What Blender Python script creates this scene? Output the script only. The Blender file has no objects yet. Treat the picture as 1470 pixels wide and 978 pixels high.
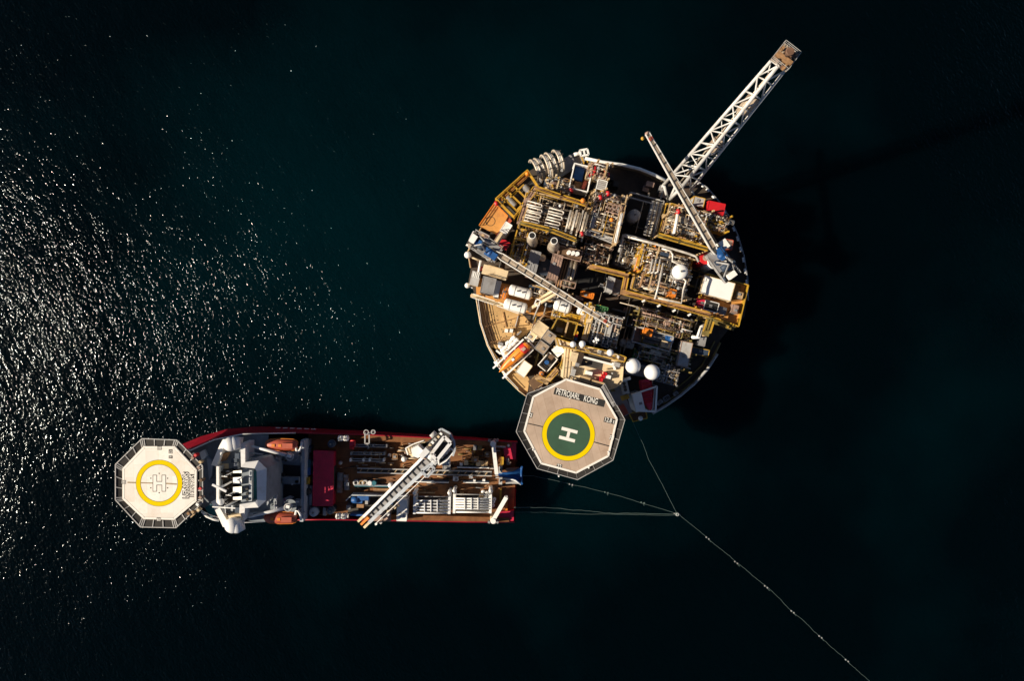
import bpy, math, random
from mathutils import Vector, Matrix
RN = random.Random(11)
# the photograph was taken looking straight down: a photo pixel (of 1470 x 978) at height z maps to world metres
F, H, CX, CY = 975.0, 187.0, 735.0, 489.0
def S(z): return (H - z) / F
def P(px, py, z): return Vector(((px - CX) * S(z), (CY - py) * S(z), z))
SC = bpy.context.scene
COL = SC.collection
PI = math.pi

class MB:
    """collects shapes in world coordinates; becomes ONE mesh object"""
    def __init__(s): s.v, s.f, s.sm = [], [], []
    def add(s, vs, fs, sm=False):
        n = len(s.v); s.v += [Vector(v) for v in vs]; s.f += [[i + n for i in f] for f in fs]; s.sm += [sm] * len(fs); return s
    def prism(s, top, z0):
        n = len(top); a = sum(top[i].x * top[(i + 1) % n].y - top[(i + 1) % n].x * top[i].y for i in range(n))
        if a < 0: top = top[::-1]
        vs = [Vector(p) for p in top] + [Vector((p.x, p.y, z0)) for p in top]
        return s.add(vs, [list(range(n)), list(range(2 * n - 1, n - 1, -1))] + [[i, i + n, (i + 1) % n + n, (i + 1) % n] for i in range(n)])
    def pp(s, px, z1, z0): return s.prism([P(x, y, z1) for x, y in px], z0)
    def box(s, px, py, w, h, z0, z1, rot=0.0):
        return s.pp(rect(px, py, w, h, rot), z1, z0)
    def wbox(s, c, u, v, w, hx, hy, hz):
        vs = [c + u * (hx * i) + v * (hy * j) + w * (hz * k) for i in (-1, 1) for j in (-1, 1) for k in (-1, 1)]
        return s.add(vs, [[0, 1, 3, 2], [4, 6, 7, 5], [0, 4, 5, 1], [2, 3, 7, 6], [0, 2, 6, 4], [1, 5, 7, 3]])
    def beam(s, p, q, w, h=None):
        p, q = Vector(p), Vector(q); h = h or w; d = q - p; L = d.length
        if L < 1e-5: return s
        d /= L; up = Vector((0, 0, 1)) if abs(d.z) < .95 else Vector((1, 0, 0))
        sd = d.cross(up).normalized(); up = sd.cross(d)
        return s.wbox((p + q) / 2, d, sd, up, L / 2, w / 2, h / 2)
    def tube(s, pts, r, n=8, caps=True):
        pts = [Vector(p) for p in pts]; m = len(pts); rs = r if isinstance(r, (list, tuple)) else [r] * m
        d0 = (pts[1] - pts[0]).normalized(); up = Vector((0, 0, 1)) if abs(d0.z) < .9 else Vector((1, 0, 0))
        a = d0.cross(up).normalized(); vs = []
        for i in range(m):
            d = (pts[min(i + 1, m - 1)] - pts[max(i - 1, 0)]).normalized()
            a = (a - d * a.dot(d)); a = a.normalized() if a.length > 1e-6 else d.orthogonal().normalized()
            b = d.cross(a)
            for k in range(n):
                t = 2 * PI * k / n; vs.append(pts[i] + (a * math.cos(t) + b * math.sin(t)) * rs[i])
        fs = [[i * n + k, i * n + (k + 1) % n, (i + 1) * n + (k + 1) % n, (i + 1) * n + k] for i in range(m - 1) for k in range(n)]
        s.add(vs, fs, True)
        if caps: 
            o = len(s.v) - m * n
            s.f += [[o + k for k in range(n - 1, -1, -1)], [o + (m - 1) * n + k for k in range(n)]]; s.sm += [False, False]
        return s
    def pt(s, pts, r, n=8): return s.tube([P(*p) for p in pts], r, n)
    def cyl(s, c, z0, z1, r, r1=None, n=20):
        r1 = r if r1 is None else r1
        return s.tube([Vector((c.x, c.y, z0)), Vector((c.x, c.y, z1))], [r, r1], n)
    def sph(s, c, r, n=20, m=12, zs=1.0, lo=-1.0):
        c = Vector(c); t0 = math.asin(max(-1, lo)); vs, fs = [], []
        for j in range(m + 1):
            t = t0 + (PI / 2 - t0) * j / m
            for k in range(n):
                a = 2 * PI * k / n; vs.append(c + Vector((math.cos(t) * math.cos(a) * r, math.cos(t) * math.sin(a) * r, math.sin(t) * r * zs)))
        for j in range(m):
            for k in range(n): fs.append([j * n + k, j * n + (k + 1) % n, (j + 1) * n + (k + 1) % n, (j + 1) * n + k])
        return s.add(vs, fs, True)
    def caps_tank(s, p, q, r, n=16):
        p, q = Vector(p), Vector(q); d = (q - p).normalized(); pts, rs = [], []
        for t in (1.0, .92, .75, .5, .2): pts.append(p - d * (r * .5 * t)); rs.append(max(.02, r * math.sqrt(1 - t * t)))
        pts += [p, q]; rs += [r, r]
        for t in (.2, .5, .75, .92, 1.0): pts.append(q + d * (r * .5 * t)); rs.append(max(.02, r * math.sqrt(1 - t * t)))
        return s.tube(pts, rs, n)
    def ring(s, c, ax, R, r, n=28, m=6, a0=0.0, a1=2 * PI):
        ax = Vector(ax).normalized(); u = ax.orthogonal().normalized() if abs(ax.z) > .9 else ax.cross(Vector((0, 0, 1))).normalized(); v = ax.cross(u)
        full = abs(a1 - a0 - 2 * PI) < 1e-6
        pts = [Vector(c) + (u * math.cos(a0 + (a1 - a0) * i / n) + v * math.sin(a0 + (a1 - a0) * i / n)) * R for i in range(n + 1)]
        return s.tube(pts, r, m, caps=not full)
    def rail(s, pts, h=1.15, closed=False, sp=2.2, r=.05, kick=True):
        pts = [Vector(p) for p in pts]; q = pts + [pts[0]] if closed else pts
        for a, b in zip(q, q[1:]):
            L = (b - a).length; n = max(1, int(L / sp))
            for zz in (h, h * .55): s.beam(a + Vector((0, 0, zz)), b + Vector((0, 0, zz)), r * 2)
            if kick: s.beam(a + Vector((0, 0, .1)), b + Vector((0, 0, .1)), .03, .2)
            for i in range(n + (0 if closed else 1)):
                p = a.lerp(b, i / n); s.beam(p, p + Vector((0, 0, h)), r * 1.8)
        return s
    def zig(s, a0, a1, b0, b1, n, r, cross=True, seg=6):
        for i in range(n):
            p, q = a0.lerp(a1, i / n), b0.lerp(b1, i / n); p2, q2 = a0.lerp(a1, (i + 1) / n), b0.lerp(b1, (i + 1) / n)
            s.tube([p, q2] if i % 2 else [q, p2], r, seg)
            if cross: s.tube([p2, q2], r, seg)
        return s

def rect(px, py, w, h, rot=0.0):
    c, s = math.cos(math.radians(rot)), math.sin(math.radians(rot))
    return [(px + c * a - s * b, py + s * a + c * b) for a, b in ((-w / 2, -h / 2), (w / 2, -h / 2), (w / 2, h / 2), (-w / 2, h / 2))]

def build(name, mb, m, root, parent=None):
    me = bpy.data.meshes.new(name)
    me.from_pydata([tuple(v - root) for v in mb.v], [], mb.f)
    me.polygons.foreach_set('use_smooth', mb.sm); me.update()
    me.materials.append(M[m] if isinstance(m, str) else m)
    o = bpy.data.objects.new(name, me); COL.objects.link(o)
    if parent: o.parent = parent
    return o
WL = {}
def thing(name, label, cat, loc, group=None):
    o = bpy.data.objects.new(name, None); o.empty_display_size = .5; COL.objects.link(o)
    o.location = loc; o['label'] = label; o['category'] = cat
    if group: o['group'] = group
    WL[o.name] = Vector(loc); return o
def part(par, name, mb, m, label=None):
    o = build(name, mb, m, WL[par.name], par); WL[o.name] = WL[par.name]
    if label: o['label'] = label
    return o
def solo(name, label, cat, mb, m, group=None, loc=None):
    zs = min(v.z for v in mb.v); c = sum(mb.v, Vector()) / len(mb.v); loc = loc or Vector((c.x, c.y, zs))
    o = build(name, mb, m, loc); o.location = loc; o['label'] = label; o['category'] = cat; WL[o.name] = loc
    if group: o['group'] = group
    return o
def struct(name, mb, m):
    o = build(name, mb, m, Vector((0, 0, 0))); o['kind'] = 'structure'; return o
def copy_tree(o, parent=None):
    c = o.copy(); COL.objects.link(c)
    if parent: c.parent = parent
    for ch in list(o.children): copy_tree(ch, c)
    return c
def dup(root, loc, label, rz=None):
    c = copy_tree(root); c.location = loc; c['label'] = label
    if rz is not None: c.rotation_euler = (0, 0, rz)
    return c

# ---------------------------------------------------------------- materials
M = {}
def mat(name, rgb, rough=.55, metal=0.0, var=.3, sc=.5, dirt=0.0, dcol=(.10, .05, .025), dsc=.35, spec=.5, fine=.0):
    m = bpy.data.materials.new(name); m.use_nodes = True; nt = m.node_tree; N = nt.nodes; L = nt.links
    b = N['Principled BSDF']; b.inputs['Roughness'].default_value = rough; b.inputs['Metallic'].default_value = metal
    b.inputs['Specular IOR Level'].default_value = spec
    g = N.new('ShaderNodeNewGeometry')
    n = N.new('ShaderNodeTexNoise'); n.inputs['Scale'].default_value = sc; n.inputs['Detail'].default_value = 5; n.inputs['Roughness'].default_value = .65
    L.new(g.outputs['Position'], n.inputs['Vector'])
    r = N.new('ShaderNodeMapRange'); r.inputs[1].default_value = .3; r.inputs[2].default_value = .7; r.inputs[3].default_value = 1 - var; r.inputs[4].default_value = 1 + var * .5
    L.new(n.outputs['Fac'], r.inputs[0])
    x = N.new('ShaderNodeMix'); x.data_type = 'RGBA'; x.blend_type = 'MULTIPLY'; x.inputs[0].default_value = 1
    x.inputs[6].default_value = (*rgb, 1); L.new(r.outputs[0], x.inputs[7]); out = x.outputs[2]
    if dirt > 0:
        n2 = N.new('ShaderNodeTexNoise'); n2.inputs['Scale'].default_value = dsc; n2.inputs['Detail'].default_value = 8; n2.inputs['Roughness'].default_value = .72
        L.new(g.outputs['Position'], n2.inputs['Vector'])
        r2 = N.new('ShaderNodeMapRange'); r2.inputs[1].default_value = .62 - dirt * .3; r2.inputs[2].default_value = .74; r2.inputs[3].default_value = 0; r2.inputs[4].default_value = .85
        L.new(n2.outputs['Fac'], r2.inputs[0])
        x2 = N.new('ShaderNodeMix'); x2.data_type = 'RGBA'; L.new(r2.outputs[0], x2.inputs[0]); L.new(out, x2.inputs[6]); x2.inputs[7].default_value = (*dcol, 1); out = x2.outputs[2]
    L.new(out, b.inputs['Base Color'])
    M[name] = m; return m
mat('manifold', (.66, .62, .56), .42, metal=.2, var=.3, sc=1.2, dirt=.4, dcol=(.25, .16, .10))
mat('boom_white', (.64, .64, .63), .45, var=.2, sc=.8, dirt=.3, dcol=(.34, .28, .22))
mat('rail_wood', (.22, .095, .04), .85, var=.4, sc=.5, dirt=.35, dcol=(.12, .06, .03), spec=.2)
mat('white', (.80, .79, .76), .45, var=.12, dirt=.25, dcol=(.42, .30, .20))
mat('bright', (.86, .86, .84), .5, var=.06, dirt=.08, dcol=(.55, .48, .40))
mat('dome', (.82, .83, .84), .35, var=.05)
mat('insul', (.50, .44, .35), .38, metal=.55, var=.35, sc=1.2, dirt=.5, dcol=(.22, .12, .06), dsc=.6)
mat('pipe_white', (.60, .53, .43), .42, metal=.2, var=.3, sc=1.0, dirt=.55, dcol=(.24, .13, .06), dsc=.6)
mat('roof_white', (.88, .88, .87), .5, var=.04)
mat('pipe_grey', (.20, .20, .20), .5, metal=.3, var=.35, dirt=.3)
mat('pipe_brown', (.20, .11, .07), .6, var=.4, dirt=.3)
mat('pink', (.36, .24, .19), .6, var=.35, dirt=.4, dcol=(.12, .07, .05))
mat('grey', (.26, .26, .27), .6, var=.25, dirt=.3, dcol=(.12, .09, .07))
mat('lgrey', (.42, .42, .42), .6, var=.2, dirt=.25, dcol=(.2, .15, .1))
mat('dark', (.045, .042, .038), .7, var=.4, dirt=.2)
mat('black', (.012, .012, .013), .6, var=.3)
mat('grating', (.035, .029, .024), .7, var=.5, sc=1.5, dirt=.4, dcol=(.12, .07, .04))  # near black: the shade between the pipes is put into the floor colour
mat('yellow', (.58, .34, .03), .5, var=.3, dirt=.45, dcol=(.22, .12, .04))
mat('olive', (.22, .17, .05), .6, var=.35, dirt=.4)
mat('orange', (.72, .22, .02), .5, var=.2, dirt=.25, dcol=(.35, .10, .02))
mat('deck_orange', (.62, .29, .07), .75, var=.3, dirt=.4, dcol=(.25, .10, .035), dsc=.5)
mat('deck_tan', (.62, .40, .17), .75, var=.25, sc=.35, dirt=.35, dcol=(.30, .17, .07), dsc=.4)
mat('cream', (.70, .56, .36), .6, var=.15, dirt=.3, dcol=(.35, .24, .12))
mat('beige', (.52, .37, .20), .65, var=.25, dirt=.5, dcol=(.22, .11, .05), dsc=.6)
mat('tan_wall', (.33, .25, .15), .7, var=.3, dirt=.4)
mat('brown', (.15, .085, .045), .75, var=.35, dirt=.3)
mat('walk', (.40, .22, .09), .7, var=.35, sc=1.2, dirt=.4, dcol=(.16, .08, .035))
mat('deck_shaded', (.055, .042, .032), .75, var=.4, dirt=.35, dcol=(.12, .06, .03))  # main deck around the modules, its shade put into the dark colour
mat('red', (.55, .012, .018), .5, var=.15, dirt=.12, dcol=(.25, .02, .02))
mat('crimson', (.58, .018, .065), .5, var=.25, dirt=.2)
mat('ship_red', (.34, .007, .022), .42, var=.2, dirt=.15, dcol=(.14, .02, .02))
mat('boat_orange', (.44, .085, .045), .5, var=.25, dirt=.35, dcol=(.40, .10, .05))
mat('boat_bright', (.82, .26, .02), .4, var=.12, dirt=.15, dcol=(.6, .16, .03))
mat('blue', (.012, .09, .30), .5, var=.3, dirt=.2)
mat('teal', (.02, .14, .19), .5, var=.25)
mat('green', (.06, .20, .07), .6, var=.3, dirt=.2)
mat('navy', (.03, .05, .085), .6, var=.3)
mat('glass', (.02, .03, .05), .12, var=.3)
mat('ship_deck', (.24, .10, .034), .8, var=.4, sc=.3, dirt=.45, dcol=(.12, .055, .025), dsc=.25)
mat('ship_grey', (.20, .235, .27), .65, var=.25, dirt=.2, dcol=(.06, .055, .05))
mat('ship_lgrey', (.42, .46, .51), .55, var=.2, dirt=.2)
mat('ship_white', (.74, .75, .77), .45, var=.1, dirt=.15, dcol=(.45, .36, .26))
mat('heli_tan', (.50, .385, .30), .8, var=.22, sc=.15, dirt=.4, dcol=(.36, .25, .18), dsc=.14)
mat('heli_white', (.88, .85, .80), .8, var=.12, sc=.12, dirt=.30, dcol=(.66, .52, .40), dsc=.12)
mat('mark_white', (.82, .80, .75), .7, var=.08)
mat('mark_yellow', (.78, .58, .0), .9, var=.06, dirt=.06, dcol=(.6, .42, .0), spec=.1)
mat('mark_green', (.030, .085, .050), .8, var=.18, sc=.25)
mat('mark_black', (.018, .018, .018), .8, var=.2)
mat('net', (.022, .020, .019), .8, var=.25, sc=2.5)
mat('steel', (.50, .50, .50), .45, metal=.3, var=.25, dirt=.25)
mat('rope', (.08, .12, .115), .8, var=.2)
mat('boom_top', (.40, .32, .24), .7, var=.35, sc=1.0, dirt=.45, dcol=(.14, .09, .06))
mat('wood', (.34, .19, .09), .8, var=.4, sc=1.2)

def plates(name, base, sz, rot, dk=.55, mortar=.02):
    """a copy of a deck paint with welded plate seams"""
    m = M[base].copy(); m.name = name; nt = m.node_tree; N = nt.nodes; L = nt.links
    b = N['Principled BSDF']; src = b.inputs['Base Color'].links[0].from_socket
    g = N.new('ShaderNodeNewGeometry'); mp = N.new('ShaderNodeMapping'); mp.inputs['Rotation'].default_value = (0, 0, math.radians(rot))
    L.new(g.outputs['Position'], mp.inputs[0]); br = N.new('ShaderNodeTexBrick'); L.new(mp.outputs[0], br.inputs['Vector'])
    br.inputs['Color1'].default_value = (1, 1, 1, 1); br.inputs['Color2'].default_value = (.86, .84, .82, 1); br.inputs['Mortar'].default_value = (dk, dk * .95, dk * .9, 1)
    br.inputs['Scale'].default_value = 1; br.inputs['Mortar Size'].default_value = mortar; br.inputs['Brick Width'].default_value = sz[0]; br.inputs['Row Height'].default_value = sz[1]
    x = N.new('ShaderNodeMix'); x.data_type = 'RGBA'; x.blend_type = 'MULTIPLY'; x.inputs[0].default_value = 1
    L.new(src, x.inputs[6]); L.new(br.outputs['Color'], x.inputs[7]); L.new(x.outputs[2], b.inputs['Base Color']); M[name] = m
plates('heli_tan_p', 'heli_tan', (30, 1.9), 75.5, .8, .05)
plates('heli_white_p', 'heli_white', (6, 3.1), 88, .88, .04)
plates('ship_deck_p', 'ship_deck', (6.0, 3.0), 2, .5, .06)
plates('deck_tan_p', 'deck_tan', (4.2, 4.2), 15, .72, .05)
plates('roof_ribs', 'lgrey', (40, .45), 15, .6, .12)

def text(name, s, loc, rotz, size, m, root, parent, sx=1.0, off=0.0, align='CENTER', width=None):
    cu = bpy.data.curves.new(name, 'FONT'); cu.body = s; cu.size = size; cu.align_x = align; cu.align_y = 'CENTER'; cu.offset = off; cu.extrude = .004
    t = bpy.data.objects.new(name, cu); COL.objects.link(t); bpy.context.view_layer.update()
    me = bpy.data.meshes.new_from_object(t.evaluated_get(bpy.context.evaluated_depsgraph_get()))
    bpy.data.objects.remove(t)
    if width: xs = [v.co.x for v in me.vertices]; me.transform(Matrix.Translation((-(max(xs) + min(xs)) / 2, 0, 0))); sx = width / (max(xs) - min(xs))
    me.transform(Matrix.Diagonal((sx, 1, 1, 1)))
    me.materials.clear(); me.materials.append(M[m]); o = bpy.data.objects.new(name, me); COL.objects.link(o)
    o.location = Vector(loc) - root; o.rotation_euler = (0, 0, rotz); o.parent = parent; return o
EXPO = 0.5
SKY = (.45, .2)
SEA_R = .11
SEA_A = (.5, .31, .255)
SEA_F = 1.5
SEA_S = .16
# ---------------------------------------------------------------- camera, light, sea
cam = bpy.data.cameras.new('camera'); co = bpy.data.objects.new('camera', cam); COL.objects.link(co)
co.location = (0, 0, H); cam.sensor_width = 36; cam.lens = 36 * F / 1470; cam.clip_end = 9000; cam.clip_start = 1; SC.camera = co
EL, AZ = math.radians(34), math.radians(187)     # the sun stands in the west, just past it to the south
sun = bpy.data.lights.new('sun', 'SUN'); sun.energy = 5.0; sun.angle = math.radians(.53); sun.color = (1, .86, .665)
so = bpy.data.objects.new('sun', sun); COL.objects.link(so)
sd = Vector((math.cos(EL) * math.cos(AZ), math.cos(EL) * math.sin(AZ), math.sin(EL)))
so.rotation_euler = sd.to_track_quat('Z', 'Y').to_euler(); so.location = sd * 300
W = bpy.data.worlds.new('World'); SC.world = W; W.use_nodes = True; wn = W.node_tree
sk = wn.nodes.new('ShaderNodeTexSky'); sk.sky_type = 'NISHITA'; sk.sun_disc = False; sk.air_density = SKY[0]; sk.dust_density = SKY[1]; sk.ozone_density = 1.0; sk.sun_elevation = EL; sk.sun_rotation = math.radians(90) - AZ
wn.links.new(sk.outputs[0], wn.nodes['Background'].inputs[0]); wn.nodes['Background'].inputs[1].default_value = .05
SC.view_settings.view_transform = 'Standard'; SC.view_settings.look = 'None'; SC.view_settings.exposure = EXPO; SC.view_settings.gamma = 1
SC.cycles.max_bounces = 6; SC.cycles.diffuse_bounces = 3; SC.cycles.sample_clamp_indirect = 4
SC.cycles.use_denoising = True

def sea_mat():
    m = bpy.data.materials.new('sea'); m.use_nodes = True; nt = m.node_tree; N = nt.nodes; L = nt.links
    b = N['Principled BSDF']; b.inputs['Roughness'].default_value = SEA_R; b.inputs['IOR'].default_value = 1.333; b.subsurface_method = 'BURLEY'; b.inputs['Subsurface Weight'].default_value = 1.0; b.inputs['Subsurface Radius'].default_value = (4, 11, 12); b.inputs['Subsurface Scale'].default_value = 1.0; b.inputs['Specular IOR Level'].default_value = SEA_S; b.inputs['Specular Tint'].default_value = (.72, .87, 1, 1)
    g = N.new('ShaderNodeNewGeometry')
    def noise(scale, detail, stretch, rot, ro=.55):
        mp = N.new('ShaderNodeMapping'); mp.vector_type = 'TEXTURE'; mp.inputs['Rotation'].default_value = (0, 0, math.radians(-rot)); mp.inputs['Scale'].default_value = (1, 1 / stretch, 1)
        L.new(g.outputs['Position'], mp.inputs[0]); n = N.new('ShaderNodeTexNoise'); n.inputs['Scale'].default_value = scale; n.inputs['Detail'].default_value = detail
        n.inputs['Roughness'].default_value = ro; L.new(mp.outputs[0], n.inputs['Vector']); return n.outputs['Fac']
    def math_(op, a, bb):
        x = N.new('ShaderNodeMath'); x.operation = op
        for i, q in enumerate((a, bb)):
            if isinstance(q, (int, float)): x.inputs[i].default_value = q
            else: L.new(q, x.inputs[i])
        return x.outputs[0]
    patch = noise(.022, 3, .6, -40)                      # gusts: rougher and calmer patches
    pr = N.new('ShaderNodeMapRange'); L.new(patch, pr.inputs[0]); pr.inputs[1].default_value = .35; pr.inputs[2].default_value = .65; pr.inputs[3].default_value = .62; pr.inputs[4].default_value = 1.12
    h = math_('ADD', math_('MULTIPLY', noise(.09, 2, .45, -28), SEA_A[0]), math_('MULTIPLY', noise(.40, 2, .5, -30), SEA_A[1]))
    h = math_('ADD', h, math_('MULTIPLY', math_('MULTIPLY', noise(SEA_F, 2, .6, -32, .5), SEA_A[2]), pr.outputs[0]))
    bp = N.new('ShaderNodeBump'); bp.inputs['Strength'].default_value = 1; bp.inputs['Distance'].default_value = 1; L.new(h, bp.inputs['Height'])
    L.new(bp.outputs[0], b.inputs['Normal'])
    ds = N.new('ShaderNodeVectorMath'); ds.operation = 'DISTANCE'; L.new(g.outputs['Position'], ds.inputs[0]); ds.inputs[1].default_value = (-18, 22, 0)
    plume = N.new('ShaderNodeMapRange'); plume.interpolation_type = 'SMOOTHSTEP'; L.new(ds.outputs['Value'], plume.inputs[0]); plume.inputs[1].default_value = 20; plume.inputs[2].default_value = 120; plume.inputs[3].default_value = .30; plume.inputs[4].default_value = 0
    tn = math_('ADD', math_('MULTIPLY', noise(.012, 4, 1.0, 0), .75), plume.outputs[0]); cr = N.new('ShaderNodeValToRGB'); L.new(tn, cr.inputs[0])
    cr.color_ramp.elements[0].position = .40; cr.color_ramp.elements[0].color = (.0001, .0018, .0028, 1)
    cr.color_ramp.elements[1].position = .78; cr.color_ramp.elements[1].color = (.0002, .0082, .0118, 1)
    L.new(cr.outputs[0], b.inputs['Base Color']); M['sea'] = m
sea_mat()
w = MB(); w.add([(-4000, -4000, 0), (4000, -4000, 0), (4000, 4000, 0), (-4000, 4000, 0)], [[0, 1, 2, 3]]); struct('sea', w, 'sea')
# ---------------------------------------------------------------- helpers for the platform
PR = 14.5
CU, SU = math.cos(math.radians(PR)), math.sin(math.radians(PR))
def quad(pts, z1, z0): return MB().pp(pts, z1, z0)
def frame_bars(pts, z, r, closed=True):
    m = MB(); q = [P(x, y, z) for x, y in pts]
    if closed: q = q + [q[0]]
    for a, b in zip(q, q[1:]): m.beam(a, b, r)
    return m
def cabin(label, cat, name, m, px, py, w, h, z0, z1, rot=PR, group=None, roof=None, ribs=0, door=True, trim=None, hatch=True):
    """container or deckhouse: walls, roof sheet, corner posts, door, roof hatch"""
    loc = P(px, py, z0); t = thing(name, label, cat, loc, group)
    part(t, 'wall', MB().box(px, py, w, h, z0, z1 - .12, rot), m)
    rf = part(t, 'roof', MB().box(px, py, w * 1.02, h * 1.02, z1 - .115, z1, rot), roof or m)
    q = [P(x, y, z1) for x, y in rect(px, py, w * 1.05, h * 1.05, rot)]
    fr = MB()
    for a, b in zip(q, q[1:] + q[:1]): fr.beam(a, b, .16, .16); fr.beam(a, Vector((a.x, a.y, z0)), .16)
    part(t, 'frame', fr, trim or m)
    if ribs:
        rb = MB()
        for i in range(1, ribs):
            a, b = q[0].lerp(q[1], i / ribs), q[3].lerp(q[2], i / ribs); up = Vector((0, 0, .04)); rb.beam(a + up, b + up, .12, .1)
        part(t, 'roof_rib', rb, trim or m)
    if hatch:
        c = (q[0] + q[2]) / 2 + (q[1] - q[0]) * RN.uniform(-.2, .2) + (q[3] - q[0]) * RN.uniform(-.2, .2)
        part(t, 'roof_hatch', MB().wbox(c + Vector((0, 0, .12)), (q[1] - q[0]).normalized(), (q[3] - q[0]).normalized(), Vector((0, 0, 1)), .35, .3, .12), 'grey')
    if door:
        c = (q[2] + q[3]) / 2; c.z = z0 + 1.1; u = (q[2] - q[3]).normalized(); n = Vector((u.y, -u.x, 0))
        if n.dot(c - (q[0] + q[1]) / 2) < 0: n = -n
        part(t, 'door', MB().wbox(c + n * .1, u, n, Vector((0, 0, 1)), .45, .04, 1.0), 'grey')
    return t
def basket(label, cat, name, px, py, w, h, z0, z1, m, load, rot=PR, group=None):
    t = thing(name, label, cat, P(px, py, z0), group)
    part(t, 'floor', MB().box(px, py, w, h, z0, z0 + .15, rot), load)
    q = [P(x, y, z1) for x, y in rect(px, py, w, h, rot)]; f = MB()
    for a, b in zip(q, q[1:] + q[:1]):
        f.beam(a, b, .28, .25); f.beam(a, Vector((a.x, a.y, z0)), .25)
        c = (a + b) / 2; f.beam(c, Vector((c.x, c.y, z0)), .18)
    part(t, 'rim', f, m)
    for a, b in zip(q, q[1:] + q[:1]):
        part(t, 'side_panel', MB().prism([a, b, b + Vector((.02, .03, 0)), a + Vector((.02, .03, 0))], z0 + .1), m)
    return t
def htank(label, p, q, r, m='bright', name='storage_tank', group=None):
    a, b = P(*p), P(*q); d = (b - a).normalized(); sd = Vector((-d.y, d.x, 0))
    t = thing(name, label, 'tank', Vector(((a.x + b.x) / 2, (a.y + b.y) / 2, a.z - r - .6)), group)
    part(t, 'shell', MB().caps_tank(a, b, r), m)
    for k in (.2, .8):
        c = a.lerp(b, k); part(t, 'saddle', MB().wbox(c - Vector((0, 0, r * .8)), sd, d, Vector((0, 0, 1)), r * .9, .2, r * .6), 'grey')
        part(t, 'band', MB().ring(c, d, r + .02, .07, 20, 5), 'grey')
    for k in (.35, .62): part(t, 'nozzle', MB().cyl(a.lerp(b, k), a.z + r * .9, a.z + r + .45, .22, n=10), 'pipe_grey')
    return t
def vtank(label, px, py, z0, z1, r, m='insul', name='vertical_vessel', group=None):
    c = P(px, py, z1); t = thing(name, label, 'vessel', Vector((c.x, c.y, z0)), group)
    part(t, 'shell', MB().cyl(c, z0, z1, r, n=24), m); part(t, 'dome', MB().sph(c, r, zs=.45, lo=0), m)
    part(t, 'nozzle', MB().cyl(c, z1 + r * .4, z1 + r * .45 + .4, .25, n=10), 'pipe_grey')
    part(t, 'stiffener', MB().ring(c - Vector((0, 0, 1.2)), (0, 0, 1), r + .04, .1, 24, 5), 'grey')
    return t
def radome(label, px, py, z, r, base, group=None):
    c = P(px, py, z); t = thing('radome', label, 'radome', Vector((c.x, c.y, base)), group)
    part(t, 'dome', MB().sph(c, r, 28, 16, lo=-.75), 'dome')
    part(t, 'skirt', MB().cyl(c, z - r * .95, z - r * .68, r * .74, n=20), 'lgrey')
    part(t, 'pedestal', MB().cyl(c, base, z - r * .9, r * .35, n=14), 'lgrey'); return t

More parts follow.
